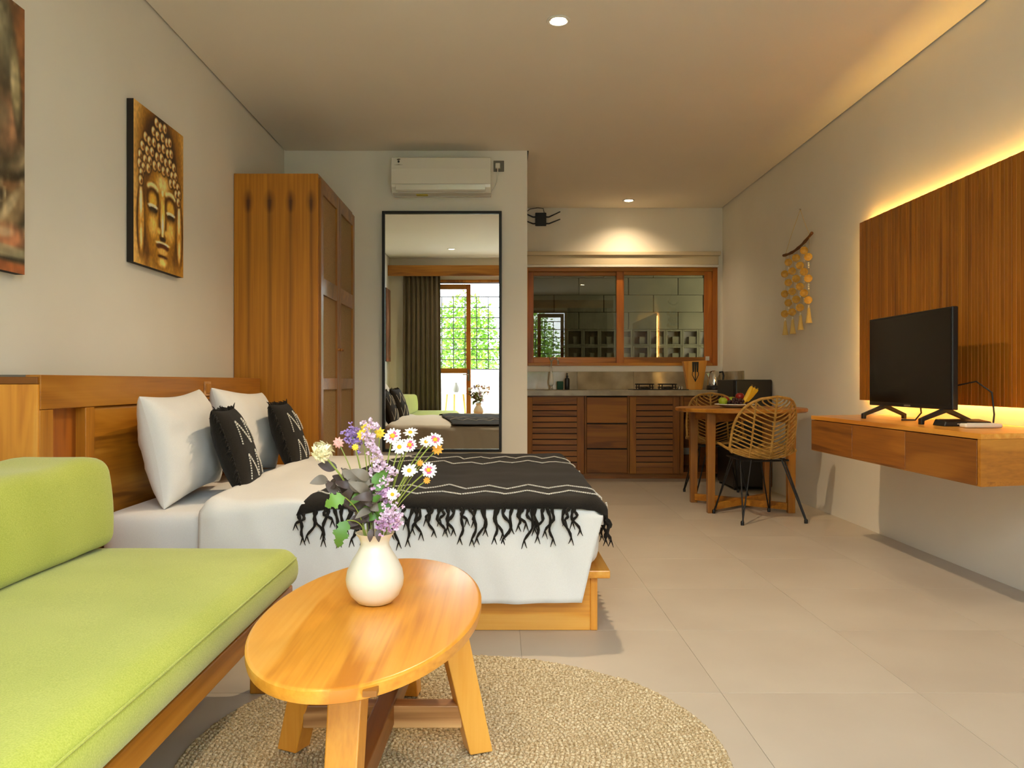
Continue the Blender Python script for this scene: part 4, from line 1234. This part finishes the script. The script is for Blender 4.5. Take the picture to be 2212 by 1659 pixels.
def louvre_unit(x0, x1, sl, sr, label):
    r = thing('kitchen_cabinet', label, 'cabinet', ((x0+x1)/2, 7.9, .05), group='kitchen base cabinets')
    carcass(r, x0, x1)
    d = ob('louvre_door', B(x0+sl-.004, x1-sr+.004, cf+.014, cf+.018, .056, cz-.016), 'canvas_edge_gap_dark', r)  # backing coloured near-black to paint shade into the gaps between slats
    ob('door_stile', B(x0, x0+sl, cf-.002, cf+.019, .052, cz-.012), 'kteak_z', d, bevel=.003)
    ob('door_stile', B(x1-sr, x1, cf-.002, cf+.019, .052, cz-.012), 'kteak_z', d, bevel=.003)
    ob('door_rail', B(x0+sl, x1-sr, cf-.001, cf+.018, .052, .112), 'kteak_x', d, bevel=.002)
    ob('door_rail', B(x0+sl, x1-sr, cf-.001, cf+.018, .728, cz-.012), 'kteak_x', d, bevel=.002)
    w = x1-sr-x0-sl; cx = (x1-sr+x0+sl)/2
    s0 = MB().hexa([(-w/2, -.007, 0), (w/2, -.007, 0), (w/2, .001, 0), (-w/2, .001, 0)], [(-w/2, .000, .0465), (w/2, .000, .0465), (w/2, .008, .0465), (-w/2, .008, .0465)])
    base = ob('louvre_slat', s0, 'kteak_x', d, local=True)
    for k in range(11):
        o = base if k == 0 else copy_part(base, d)
        o.location = Vector((cx, cf+.005, .114+k*.0558))-world_loc(d)
louvre_unit(.262, .822, .055, .07, 'louvred teak cabinet at the sink end of the kitchen')
x0, x1 = .826, 1.262
r = thing('kitchen_cabinet', 'three-drawer teak kitchen cabinet between the louvred ones', 'cabinet', ((x0+x1)/2, 7.9, .05), group='kitchen base cabinets')
carcass(r, x0, x1)
for a, b in ((x0, x0+.018), (x1-.018, x1)): ob('frame_stile', B(a, b, cf, cf+.019, .052, cz-.004), 'kteak_z', r, bevel=.002)
for a, b in ((.062, .288), (.302, .534), (.548, cz-.014)):
    d = ob('drawer', B(x0+.021, x1-.021, cf-.002, cf+.017, a, b), 'kteak_x', r, bevel=.003)
    ob('finger_groove', B(x0+.021, x1-.021, cf+.004, cf+.017, b+.001, b+.012), 'canvas_edge_gap_dark', d)
louvre_unit(1.266, 1.752, .062, .065, 'louvred teak cabinet under the gas hob')
x0, x1 = 1.756, 2.366
r = thing('kitchen_cabinet', 'open teak kitchen cabinet behind the dining table', 'cabinet', ((x0+x1)/2, 7.9, .05), group='kitchen base cabinets')
carcass(r, x0, x1)
for a, b in ((x0, x0+.035), (x1-.03, x1)): ob('frame_stile', B(a, b, cf, cf+.019, .052, cz-.004), 'kteak_z', r, bevel=.002)
ob('top_drawer', B(x0+.038, x1-.033, cf-.002, cf+.017, .65, cz-.014), 'kteak_x', r, bevel=.003)
ob('inner_socket', B(1.93, 2.03, YK-.052, YK-.046, .18, .25), 'white_plastic', r, bevel=.002)

# worktop objects
tx, ty = .535, 8.13
r = thing('kitchen_tap', 'chrome swan-neck kitchen tap with a white sleeve', 'tap', (tx, ty, .868))
ob('base_ring', MB().lathe([(.024, 0), (.024, .006), (.015, .012), (.013, .03), (.010, .045)], (tx, ty, .868), 20), 'chrome', r, smooth=True)
ob('sleeve', MB().lathe([(.012, 0), (.024, .012), (.026, .05), (.018, .11), (.012, .14)], (tx, ty, .905), 20), 'ceramic_white', r, smooth=True)
ob('swan_neck', MB().tube([(tx, ty, 1.04), (tx, ty, 1.11), (tx+.003, ty-.01, 1.16), (tx+.02, ty-.04, 1.19), (tx+.05, ty-.07, 1.19), (tx+.065, ty-.09, 1.165), (tx+.067, ty-.092, 1.13)], [.010, .010, .009, .009, .009, .010, .012], 12), 'chrome', r, smooth=True)
ob('lever', MB().tube([(tx-.005, ty, 1.16), (tx-.02, ty-.02, 1.2), (tx+.03, ty-.02, 1.21)], [.006, .006, .005], 8), 'chrome', r, smooth=True)
tag(ob('sponge_caddy', MB().rbox(.60, .665, 8.16, 8.21, .8675, .955, .008, (2, 2, 2)), 'sponge_green', smooth=True), 'dark green sponge caddy beside the kitchen tap', 'caddy')
r = thing('soap_bottle', 'black pump soap bottle beside the kitchen tap', 'bottle', (.705, 8.16, .8675))
ob('bottle_body', MB().lathe([(.024, 0), (.026, .004), (.026, .105), (.022, .118), (.010, .124), (.010, .134)], (.705, 8.16, .8675), 20), 'soap_black', r, smooth=True)
ob('pump', MB().lathe([(.012, 0), (.012, .012), (.005, .014), (.005, .03), (.009, .032), (.009, .04)], (.705, 8.16, 1.0015), 14).tube([(.705, 8.16, 1.037), (.705, 8.115, 1.033)], .004, 6), 'soap_black', r, smooth=True)

hx0, hx1, hy0, hy1 = 1.315, 1.862, 7.66, 8.00
r = thing('gas_hob', 'two-burner black gas hob set on the worktop', 'hob', ((hx0+hx1)/2, 7.83, .868))
ob('hob_plate', B(hx0, hx1, hy0, hy1, .8675, .876), 'black_plastic', r, bevel=.003)
for cx in (1.455, 1.685):
    ob('burner', MB().lathe([(.055, 0), (.058, .008), (.040, .014), (.040, .022), (.030, .026), (.001, .027)], (cx, 7.83, .876), 24), 'steel', r, smooth=True)
    gr = MB()
    gr.tube([(cx+.09*math.cos(a), 7.83+.09*math.sin(a), .925) for a in np.linspace(0, 2*PI, 24, endpoint=False)], .007, 6, closed=True)
    gr.tube([(cx+.09*math.cos(a), 7.83+.09*math.sin(a), .895) for a in np.linspace(0, 2*PI, 24, endpoint=False)], .005, 6, closed=True)
    for q in range(4):
        a = q*PI/2+PI/4; gr.tube([(cx+.098*math.cos(a), 7.83+.098*math.sin(a), .876), (cx+.094*math.cos(a), 7.83+.094*math.sin(a), .925), (cx+.035*math.cos(a), 7.83+.035*math.sin(a), .925)], .006, 6)
    ob('pan_support', gr, 'black_metal', r, smooth=True)
for z in (7.76, 7.88):
    ob('control_knob', MB().lathe([(.018, 0), (.018, .012), (.013, .018), (.012, .028), (.001, .029)], (1.815, z, .876), 16), 'steel', r, smooth=True)

kx = 2.015
r = thing('knife_block', 'tall pale wood knife block with black cutlery print beside the kettle', 'knife block', (kx, 8.06, .868))
ob('block', MB().prism_y([(kx-.072, .8675), (kx+.072, .8675), (kx+.122, 1.170), (kx-.122, 1.160)], 8.02, 8.10), 'lteak_z', r, bevel=.003)
pr = MB()
for dx, w in ((-.022, .012), (0, .010), (.022, .012)):
    pr.prism_y([(kx+dx-w*.7, 1.05), (kx+dx+w*.7, 1.05), (kx+dx+w, 1.155), (kx+dx-w, 1.155)], 8.0178, 8.0205)
pr.tube([(kx-.03, 8.0185, 1.05), (kx-.032, 8.0185, 1.02), (kx-.012, 8.0185, .98), (kx, 8.0185, .955)], .004, 6).tube([(kx+.03, 8.0185, 1.05), (kx+.032, 8.0185, 1.02), (kx+.012, 8.0185, .98), (kx, 8.0185, .955)], .004, 6).tube([(kx, 8.0185, 1.05), (kx, 8.0185, .95)], .005, 6)
ob('cutlery_print', pr, 'print_black', r, label='black cutlery silhouette')
ex = 2.165
r = thing('electric_kettle', 'polished steel electric kettle with black base on the worktop', 'kettle', (ex, 7.86, .868))
ob('base', MB().lathe([(.075, 0), (.078, .006), (.074, .040), (.068, .046)], (ex, 7.86, .8675), 28), 'black_plastic', r, smooth=True)
ob('body', MB().lathe([(.066, 0), (.067, .02), (.058, .11), (.052, .128), (.040, .142), (.015, .148), (.001, .149)], (ex, 7.86, .914), 32), 'chrome', r, smooth=True)
ob('handle', MB().tube([(ex+.05, 7.86, 1.045), (ex+.085, 7.86, 1.05), (ex+.095, 7.86, 1.01), (ex+.088, 7.86, .95), (ex+.062, 7.86, .935)], .010, 8), 'black_plastic', r, smooth=True)
ob('spout', MB().hexa([(ex-.062, 7.845, .99), (ex-.045, 7.835, .99), (ex-.045, 7.885, .99), (ex-.062, 7.875, .99)], [(ex-.085, 7.85, 1.035), (ex-.045, 7.835, 1.045), (ex-.045, 7.885, 1.045), (ex-.085, 7.87, 1.035)]), 'chrome', r, bevel=.004)

r = thing('mini_fridge', 'black mini fridge standing against the wall behind the dining chairs', 'fridge', (2.2, 7.05, 0))
ob('cabinet_body', B(2.045, 2.366, 6.80, 7.32, .02, .968), 'black_plastic', r, bevel=.012, segs=3)
ob('fridge_door', B(2.045, 2.366, 6.755, 6.798, .03, .968), 'black_plastic', r, bevel=.012, segs=3)
ob('door_handle', B(2.062, 2.08, 6.74, 6.756, .62, .86), 'black_metal', r, bevel=.003)
for x in (2.07, 2.34):
    for y in (6.83, 7.28): ob('foot', MB().lathe([(.015, 0), (.018, .02)], (x, y, 0), 10), 'black_plastic', r)

# ------------------------------------------------------------------ service yard beyond the kitchen window
struct('yard_floor', B(-.4, 3.2, YK+.14, 9.62, -.12, -.02), 'block_grey')
struct('yard_wall_side', MB().box(-.52, -.4, YK+.14, 9.62, -.12, 3.0).box(3.2, 3.32, YK+.14, 9.62, -.12, 3.0), 'block_grey')
struct('yard_sky_blocker', B(-.5, 3.3, YK+.14, 9.60, 2.95, 3.02), 'block_grey')  # unseen cover, added to keep sky light out of the yard
yw = struct('wall_yard', B(-.4, 3.2, 9.60, 9.64, -.02, 3.3), 'grout')
YB = 9.47
rows_z = [1.59+.209*k for k in range(0, 8)]
bl = ob('wall_block', B(-.299, .299, 0, .13, 0, .206), 'block_pale', yw, local=True, bevel=.006)
first = True
for k, z in enumerate(rows_z):
    for j in range(-1, 7):
        x = .05+.605*j-(.30 if k % 2 else 0)
        if x < -.3 or x > 3.3: continue
        o = bl if first else copy_part(bl, yw); first = False
        o.location = Vector((x, YB+random.uniform(-.004, .004), z))-yw.location
def breeze():
    mb = MB(); w = .1; t_ = .022
    mb.box(-w, -w+t_, 0, .12, 0, .2).box(w-t_, w, 0, .12, 0, .2).box(-w+t_, w-t_, 0, .12, 0, t_).box(-w+t_, w-t_, 0, .12, .2-t_, .2)
    mb.box(-.012, w-t_, .03, .12, t_, .115)      # stepped web inside the cell
    return mb
bb = ob('breeze_block', breeze(), 'block_pale', yw, local=True, bevel=.003)
first = True
for k in range(3):
    for j in range(18):
        o = bb if first else copy_part(bb, yw); first = False
        o.location = Vector((-.30+.2015*j, YB, 1.387-.2015*k))-yw.location
struct('yard_wall_base', B(-.4, 3.2, YB, 9.60, -.02, .983), 'block_grey')

# ------------------------------------------------------------------ dining table, chairs, fruit
dx, dy, dz = 1.815, 5.88, .755
r = thing('dining_table', 'round teak dining table with floor-level cross stretchers near the kitchen', 'table', (dx, dy, 0))
ob('table_top', MB().lathe([(.468, -.030), (.478, -.024), (.480, -.006), (.474, 0)], (dx, dy, dz), 64), 'teak_x', r, smooth=True, angle=40)
lp = [(dx-.29, dy-.25), (dx+.29, dy-.25), (dx-.29, dy+.25), (dx+.29, dy+.25)]
for x, y in lp:
    ob('leg', MB().beam((x, y, 0), (x-.0*(x-dx), y, dz-.0305), .050, .045, up=(0, 1, 0), w2=.062, d2=.055), 'wteak_z', r, bevel=.003)
ob('apron', MB().beam((dx-.29, dy-.25, .69), (dx+.29, dy+.25, .69), .03, .07), 'dteak_x', r, bevel=.002)
ob('apron', MB().beam((dx+.29, dy-.25, .69), (dx-.29, dy+.25, .69), .03, .0698), 'dteak_x', r, bevel=.002)
ob('stretcher', MB().beam((dx-.275, dy-.237, .045), (dx+.275, dy+.237, .045), .045, .05), 'teak_x', r, bevel=.003)
ob('stretcher', MB().beam((dx+.275, dy-.237, .045), (dx-.275, dy+.237, .045), .045, .0498), 'teak_x', r, bevel=.003)

def shell(u, v):
    """rattan bucket: v 0 seat front .. 1 top of back, u -1..1; chair faces +Y"""
    prof = [(0.0, .235, .455, .185), (.12, .15, .452, .205), (.25, .02, .438, .225), (.36, -.09, .425, .232), (.44, -.150, .432, .232), (.52, -.180, .475, .232), (.64, -.205, .570, .230), (.78, -.232, .690, .215), (.90, -.255, .790, .170), (.97, -.266, .835, .095), (1.0, -.270, .850, .0)]
    for a, b in zip(prof, prof[1:]):
        if v <= b[0]+1e-9: break
    k = (v-a[0])/(b[0]-a[0]); k2 = k
    y, z, w = (a[i]+(b[i]-a[i])*k2 for i in (1, 2, 3))
    if v > .62: w = .231*max(0, 1-((v-.62)/.38)**2.6)**.5
    back = max(0, min(1, (v-.36)/.16)); seat = 1-back
    y += back*.13*u*u*(w/.23)**2*(1 if v < .97 else 1); z += seat*.055*abs(u)**2.6
    zz = back*max(0, 1-(v-.44)/.3)*.02*u*u
    return Vector((u*w, y, z+zz))
def rattan_chair(loc, rot, label):
    r = thing('rattan_chair', label, 'chair', loc, rot, group='rattan dining chairs')
    vv = np.linspace(0, 1, 34)
    rim = [shell(-1, v_) for v_ in vv]+[shell(1, v_) for v_ in vv[::-1][1:]]+[shell(u_, 0) for u_ in (.66, .33, 0, -.33, -.66)]
    ob('rim', MB().tube(rim, .0095, 8, closed=True), 'rattan', r, local=True, smooth=True)
    ob('spine', MB().tube([shell(0, v_) for v_ in np.linspace(0.0, .985, 26)], .0085, 8, flat=.6), 'rattan', r, local=True, smooth=True)
    for s in (-1, 1):
        pts = []
        for v_ in np.linspace(0.0, .99, 60):
            w = shell(1, v_).x
            if w > .128: pts.append(shell(s*.126/w, v_))
        ob('side_cane', MB().tube(pts, .0075, 8, flat=.6), 'rattan', r, local=True, smooth=True)
    for k in range(27):
        v0 = .03+.035*k
        for s in (-1, 1):
            pts = []
            for i in range(8):
                q = i/7; v_ = v0+(.115*q**1.2 if v0 > .30 else .05*q)
                pts.append(shell(s*q*.985, min(v_, .975)))
            if len(pts) > 2:
                ob('leaf_rib', MB().tube(pts, .0052, 6), 'rattan', r, local=True, smooth=True)
    ob('seat_ring', MB().tube([(.15, .16, .425), (-.15, .16, .425), (-.16, -.12, .412), (.16, -.12, .412)], .007, 8, closed=True), 'black_metal', r, local=True, smooth=True)
    for x, y in ((.15, .16), (-.15, .16), (-.16, -.12), (.16, -.12)):
        fx, fy = x*1.42, y*1.52 if y > 0 else y*1.9
        l = ob('leg', MB().tube([(x-.05*(1 if x > 0 else -1), y, .42), (fx, fy, .012)], .0055, 8).tube([(x, y-.06*(1 if y > 0 else -1), .42), (fx+.006, fy, .012)], .0055, 8), 'black_metal', r, local=True, smooth=True)
        ob('foot_cap', MB().lathe([(.011, 0), (.012, .022), (.008, .03)], (fx, fy, 0), 10), 'black_plastic', l, local=True, smooth=True)
    return r
c1 = rattan_chair((1.79, 5.40, 0), .16, 'rattan leaf-pattern chair with hairpin legs in front of the dining table')
dup(c1, (1.80, 6.47, 0), PI-.08, 'rattan leaf-pattern chair on the kitchen side of the dining table')

px0, py0 = 1.762, 5.83
pl = ob('fruit_plate', MB().lathe([(.07, 0), (.085, .003), (.13, .016), (.150, .024), (.148, .028), (.125, .020), (.08, .008), (.001, .007)], (px0, py0, dz+.001), 40), 'ceramic_white', smooth=True)
tag(pl, 'white fruit plate on the dining table', 'plate')
def apple(x, y, z, R, mat, lb):
    r = thing('apple', lb, 'apple', (x, y, z), group='apples on the fruit plate')
    ob('flesh', MB().lathe([(.001, .006), (R*.4, 0), (R*.85, R*.45), (R, R*1.0), (R*.88, R*1.5), (R*.5, R*1.78), (R*.15, R*1.72), (.001, R*1.6)], (x, y, z), 18), mat, r, smooth=True)
    ob('stalk', MB().tube([(x, y, z+R*1.6), (x+.004, y, z+R*2.0)], .0018, 5), 'banana_tip', r)
apple(px0-.105, py0-.05, dz+.016, .034, 'apple_green', 'green apple at the left of the fruit plate')
apple(px0-.055, py0+.06, dz+.016, .035, 'apple_red', 'red apple at the back of the fruit plate')
apple(px0+.005, py0+.095, dz+.020, .033, 'apple_green', 'yellow-green apple behind the grapes')
apple(px0+.055, py0+.06, dz+.048, .034, 'apple_red', 'red apple on top of the fruit pile')
rn = random.Random(6)
r = thing('grape_bunch', 'dark grape bunch in the middle of the fruit plate', 'grapes', (px0, py0-.02, dz+.012))
gb = None
for k in range(46):
    a, q = rn.random()*2*PI, rn.random()**.5
    p = (px0+.005+.075*q*math.cos(a), py0-.03+.05*q*math.sin(a), dz+.022+rn.random()*.055*(1-q*.6))
    ob('grape', MB().ball(p, .0125, 10, 7), 'grape', r, smooth=True)
for k in range(3):
    r = thing('banana', ('ripe banana standing up at the left of the hand', 'ripe banana in the middle of the upright hand', 'ripe banana at the right of the upright hand')[k], 'banana', (px0+.07, py0-.02, dz+.03), group='bananas on the fruit plate')
    o_ = k*.020; bz = dz+.030
    pts = [Vector((px0+.045+o_*.4, py0-.045+o_*.5, bz+.006)), Vector((px0+.065+o_*.5, py0-.045+o_*.5, bz+.03)), Vector((px0+.085+o_*.7, py0-.04+o_*.5, bz+.06)), Vector((px0+.100+o_, py0-.035+o_*.5, bz+.09)), Vector((px0+.112+o_*1.1, py0-.03+o_*.4, bz+.118-o_*.5)), Vector((px0+.117+o_*1.2, py0-.03+o_*.4, bz+.130-o_*.6))]
    ob('peel', MB().tube(pts, [.008, .018, .021, .020, .014, .008], 7), 'banana', r, smooth=True, angle=30)
    ob('banana_stalk', MB().tube([pts[-1], pts[-1]+Vector((.003, 0, .012))], [.006, .005], 6), 'banana_tip', r)

# ------------------------------------------------------------------ television wall
pxf = 2.318
r = thing('slat_panel', 'backlit vertical-slat teak wall panel behind the television', 'wall panel', (2.335, 4.0, .832))
ob('backing_board', B(pxf+.012, pxf+.022, 3.02, 5.016, .832, 1.972), 'dteak_z', r)
ns = 72; sw = (5.016-3.02)/ns
for k in range(ns):
    y = 3.02+k*sw
    if k == 0:
        s0 = ob('slat', B(-.006, .006, 0, sw*.93, 0, 1.14), 'slat_z', r, local=True, bevel=.0015, segs=1); o = s0
    else: o = copy_part(s0, r)
    o.location = Vector((pxf+.006-(.002 if k % 3 == 0 else 0), y, .832))-r.location
ob('batten', MB().box(pxf+.022, XR-.001, 3.2, 3.23, .9, 1.9).box(pxf+.022, XR-.001, 4.8, 4.83, .9, 1.9), 'dteak_z', r)
r = thing('led_strip', 'warm glowing light strip hidden behind the slat panel', 'light', (2.355, 4.0, .86), )
ob('led_top', B(pxf+.026, pxf+.036, 3.06, 4.98, 1.925, 1.935), 'led_warm', r)
ob('led_bottom', B(pxf+.026, pxf+.036, 3.06, 4.98, .870, .880), 'led_warm', r)
ob('led_end', B(pxf+.026, pxf+.036, 4.965, 4.975, .88, 1.925), 'led_warm', r)

# floating console (its ends run slightly out of square, as in the photo)
xf, ct, cb_ = 1.86, .747, .541
yn0, yn1, yf0, yf1 = 3.01, 3.13, 4.65, 4.83     # near end front/wall, far end front/wall
def slabq(x0, x1, z0, z1, ya=None, yb=None, inset=0.0):
    """board between the two skewed ends"""
    k = lambda x: (x-xf)/(XR-xf)
    na, nb = yn0+(yn1-yn0)*k(x0)+inset, yn0+(yn1-yn0)*k(x1)+inset
    fa, fb = yf0+(yf1-yf0)*k(x0)-inset, yf0+(yf1-yf0)*k(x1)-inset
    return MB().hexa([(x0, na, z0), (x1, nb, z0), (x1, fb, z0), (x0, fa, z0)], [(x0, na, z1), (x1, nb, z1), (x1, fb, z1), (x0, fa, z1)])
r = thing('floating_console', 'wall-mounted teak drawer console under the television', 'console', (2.1, 3.9, cb_))
ob('top_board', slabq(xf, XR-.002, ct-.022, ct), 'lteak_y', r, bevel=.002)
ob('bottom_board', slabq(xf+.004, XR-.002, cb_, cb_+.018), 'teak_y', r)
kk_ = (yn1-yn0)/(XR-xf)
ob('end_board', MB().hexa([(xf, yn0, cb_), (XR-.002, yn1, cb_), (XR-.002, yn1+.02, cb_), (xf, yn0+.02, cb_)], [(xf, yn0, ct-.022), (XR-.002, yn1, ct-.022), (XR-.002, yn1+.02, ct-.022), (xf, yn0+.02, ct-.022)]), 'teak_x', r, bevel=.002)
ob('end_board', MB().hexa([(xf+.02, yf0-.02, cb_+.018), (XR-.002, yf1-.02, cb_+.018), (XR-.002, yf1, cb_+.018), (xf+.02, yf0, cb_+.018)], [(xf+.02, yf0-.02, ct-.022), (XR-.002, yf1-.02, ct-.022), (XR-.002, yf1, ct-.022), (xf+.02, yf0, ct-.022)]), 'teak_x', r)
ob('inner_back', B(XR-.02, XR-.003, yn1+.03, yf1-.03, cb_+.018, ct-.022), 'dteak_y', r)
seg = (4.648-3.034)/3
for k in range(3):
    a = 3.034+k*seg
    ob('drawer', B(xf, xf+.02, a+.002, a+seg-.002, cb_+.004, ct-.026), 'dteak_y', r, bevel=.002)

# television
r = thing('television', 'black flat television on splayed feet standing on the console', 'television', (2.1, 3.98, ct))
ty0, ty1, tz0, tz1, txf = 3.585, 4.39, .818, 1.298, 2.085
ob('screen_panel', B(txf, txf+.028, ty0, ty1, tz0, tz1), 'black_plastic', r, bevel=.004)
ob('screen_glass', B(txf-.0015, txf+.001, ty0+.010, ty1-.010, tz0+.022, tz1-.010), 'screen_black', r)
ob('rear_case', MB().hexa([(txf+.028, ty0+.06, tz0+.02), (txf+.065, ty0+.12, tz0+.05), (txf+.065, ty1-.12, tz0+.05), (txf+.028, ty1-.06, tz0+.02)], [(txf+.028, ty0+.06, tz1-.10), (txf+.065, ty0+.12, tz1-.16), (txf+.065, ty1-.12, tz1-.16), (txf+.028, ty1-.06, tz1-.10)]), 'black_plastic', r, bevel=.006)
ob('brand_strip', B(txf-.002, txf, 3.95, 4.01, tz0+.006, tz0+.013), 'grey_plastic', r)
for y in (3.66, 4.24):
    ob('foot', MB().prism_y([(txf-.11, ct+.001), (txf-.11, ct+.028), (txf-.005, ct+.074), (txf+.030, ct+.074), (txf+.125, ct+.028), (txf+.125, ct+.001), (txf+.110, ct+.001), (txf+.108, ct+.018), (txf+.014, ct+.058), (txf-.093, ct+.018), (txf-.095, ct+.001)], y-.014, y+.014), 'black_plastic', r, bevel=.002)
ob('cable', MB().tube([(txf+.06, 3.66, .93), (txf+.12, 3.60, .95), (txf+.16, 3.55, .90), (txf+.165, 3.54, .80), (txf+.16, 3.54, ct+.005)], .004, 6), 'black_plastic', r, smooth=True)
ob('cable', MB().tube([(txf+.05, 3.95, .83), (txf+.06, 3.96, .79), (txf+.04, 3.98, ct+.006), (txf-.01, 4.02, ct+.005)], .004, 6), 'black_plastic', r, smooth=True)
r = thing('set_top_box', 'small black media box beside the television foot', 'media box', (2.10, 3.47, ct))
ob('box_case', MB().hexa([(2.00, 3.50, ct+.001), (2.22, 3.50, ct+.001), (2.22, 3.60, ct+.001), (2.00, 3.60, ct+.001)], [(2.01, 3.505, ct+.022), (2.215, 3.505, ct+.022), (2.215, 3.595, ct+.030), (2.01, 3.595, ct+.030)]), 'black_plastic', r, bevel=.004)
ob('indicator', B(2.06, 2.075, 3.4995, 3.503, ct+.010, ct+.013), 'white_plastic', r)
r = thing('remote_control', 'white remote control lying on the console', 'remote', (2.12, 3.40, ct))
ob('remote_body', MB().rbox(2.02, 2.185, 3.375, 3.425, ct+.001, ct+.020, .008, (6, 3, 1)), 'white_plastic', r, smooth=True)
ob('button_pad', B(2.05, 2.16, 3.388, 3.412, ct+.0195, ct+.0212), 'white_paint', r)

# shell wall hanging
r = thing('shell_wall_hanging', 'golden shell-disc wall hanging on a driftwood stick beside the panel', 'wall hanging', (XR-.02, 6.11, 1.36))
yl, yr_ = 6.39, 5.84         # viewer's left is the far end
hxp = XR-.030
def stick(k):
    return Vector((hxp-.004, yl+(yr_-yl)*k, 2.000+.020*k+.05*k*k-.05*(4*k*(1-k))*.35-.012))
ob('driftwood_stick', MB().tube([stick(k) for k in np.linspace(-.03, 1.03, 14)], [.011+.002*math.sin(k*2) for k in range(14)], 8), 'driftwood', r, smooth=True)
nail = Vector((XR-.006, 6.12, 2.305))
ob('nail', MB().tube([(XR-.001, 6.12, 2.305), (XR-.014, 6.12, 2.307)], .005, 8), 'steel', r)
for k in (.04, .96):
    ob('hanging_cord', MB().tube([nail, nail.lerp(stick(k), .5)+Vector((-.004, 0, 0)), stick(k)], .0018, 5), 'tassel_thread', r)
disc_pr = [(.001, 0), (.026, .001), (.030, .004), (.026, .007), (.001, .009)]
d0 = None
for j in range(7):
    k = .06+.88*j/6
    p = stick(k); zt = p.z-.012
    zs = [p.z-(.070 if j % 2 else .155)-.163*q for q in range(3)]
    s = ob('string', MB().tube([(p.x, p.y, p.z), (p.x, p.y, zs[-1]-.06)], .0015, 5), 'tassel_thread', r)
    for zq in zs:
        if d0 is None:
            d0 = ob('shell_disc', MB().lathe(disc_pr, (0, 0, 0), 14), 'capiz', r, local=True, smooth=True); d0.rotation_euler = (PI/2, 0, -math.radians(25)); o = d0
        else:
            o = copy_part(d0, r)
        o.location = Vector((hxp-.012, p.y, zq))-r.location
    bm_ = MB()
    for zq in zs:
        for q in (-.045, -.061, -.077): bm_.ball((p.x-.006, p.y, zq+q), .0075, 6, 5)
    ob('bead_run', bm_, 'bead', s, smooth=True, kind='stuff')
    if j % 2 == 0:
        zb = 1.475-.035*(1-k)
        zb = zs[-1]-.055
        ob('tassel', MB().lathe([(.006, 0), (.011, -.012), (.012, -.03), (.017, -.07), (.025, -.118), (.001, -.119)], (p.x-.004, p.y, zb), 12), 'tassel_thread', r, smooth=True)
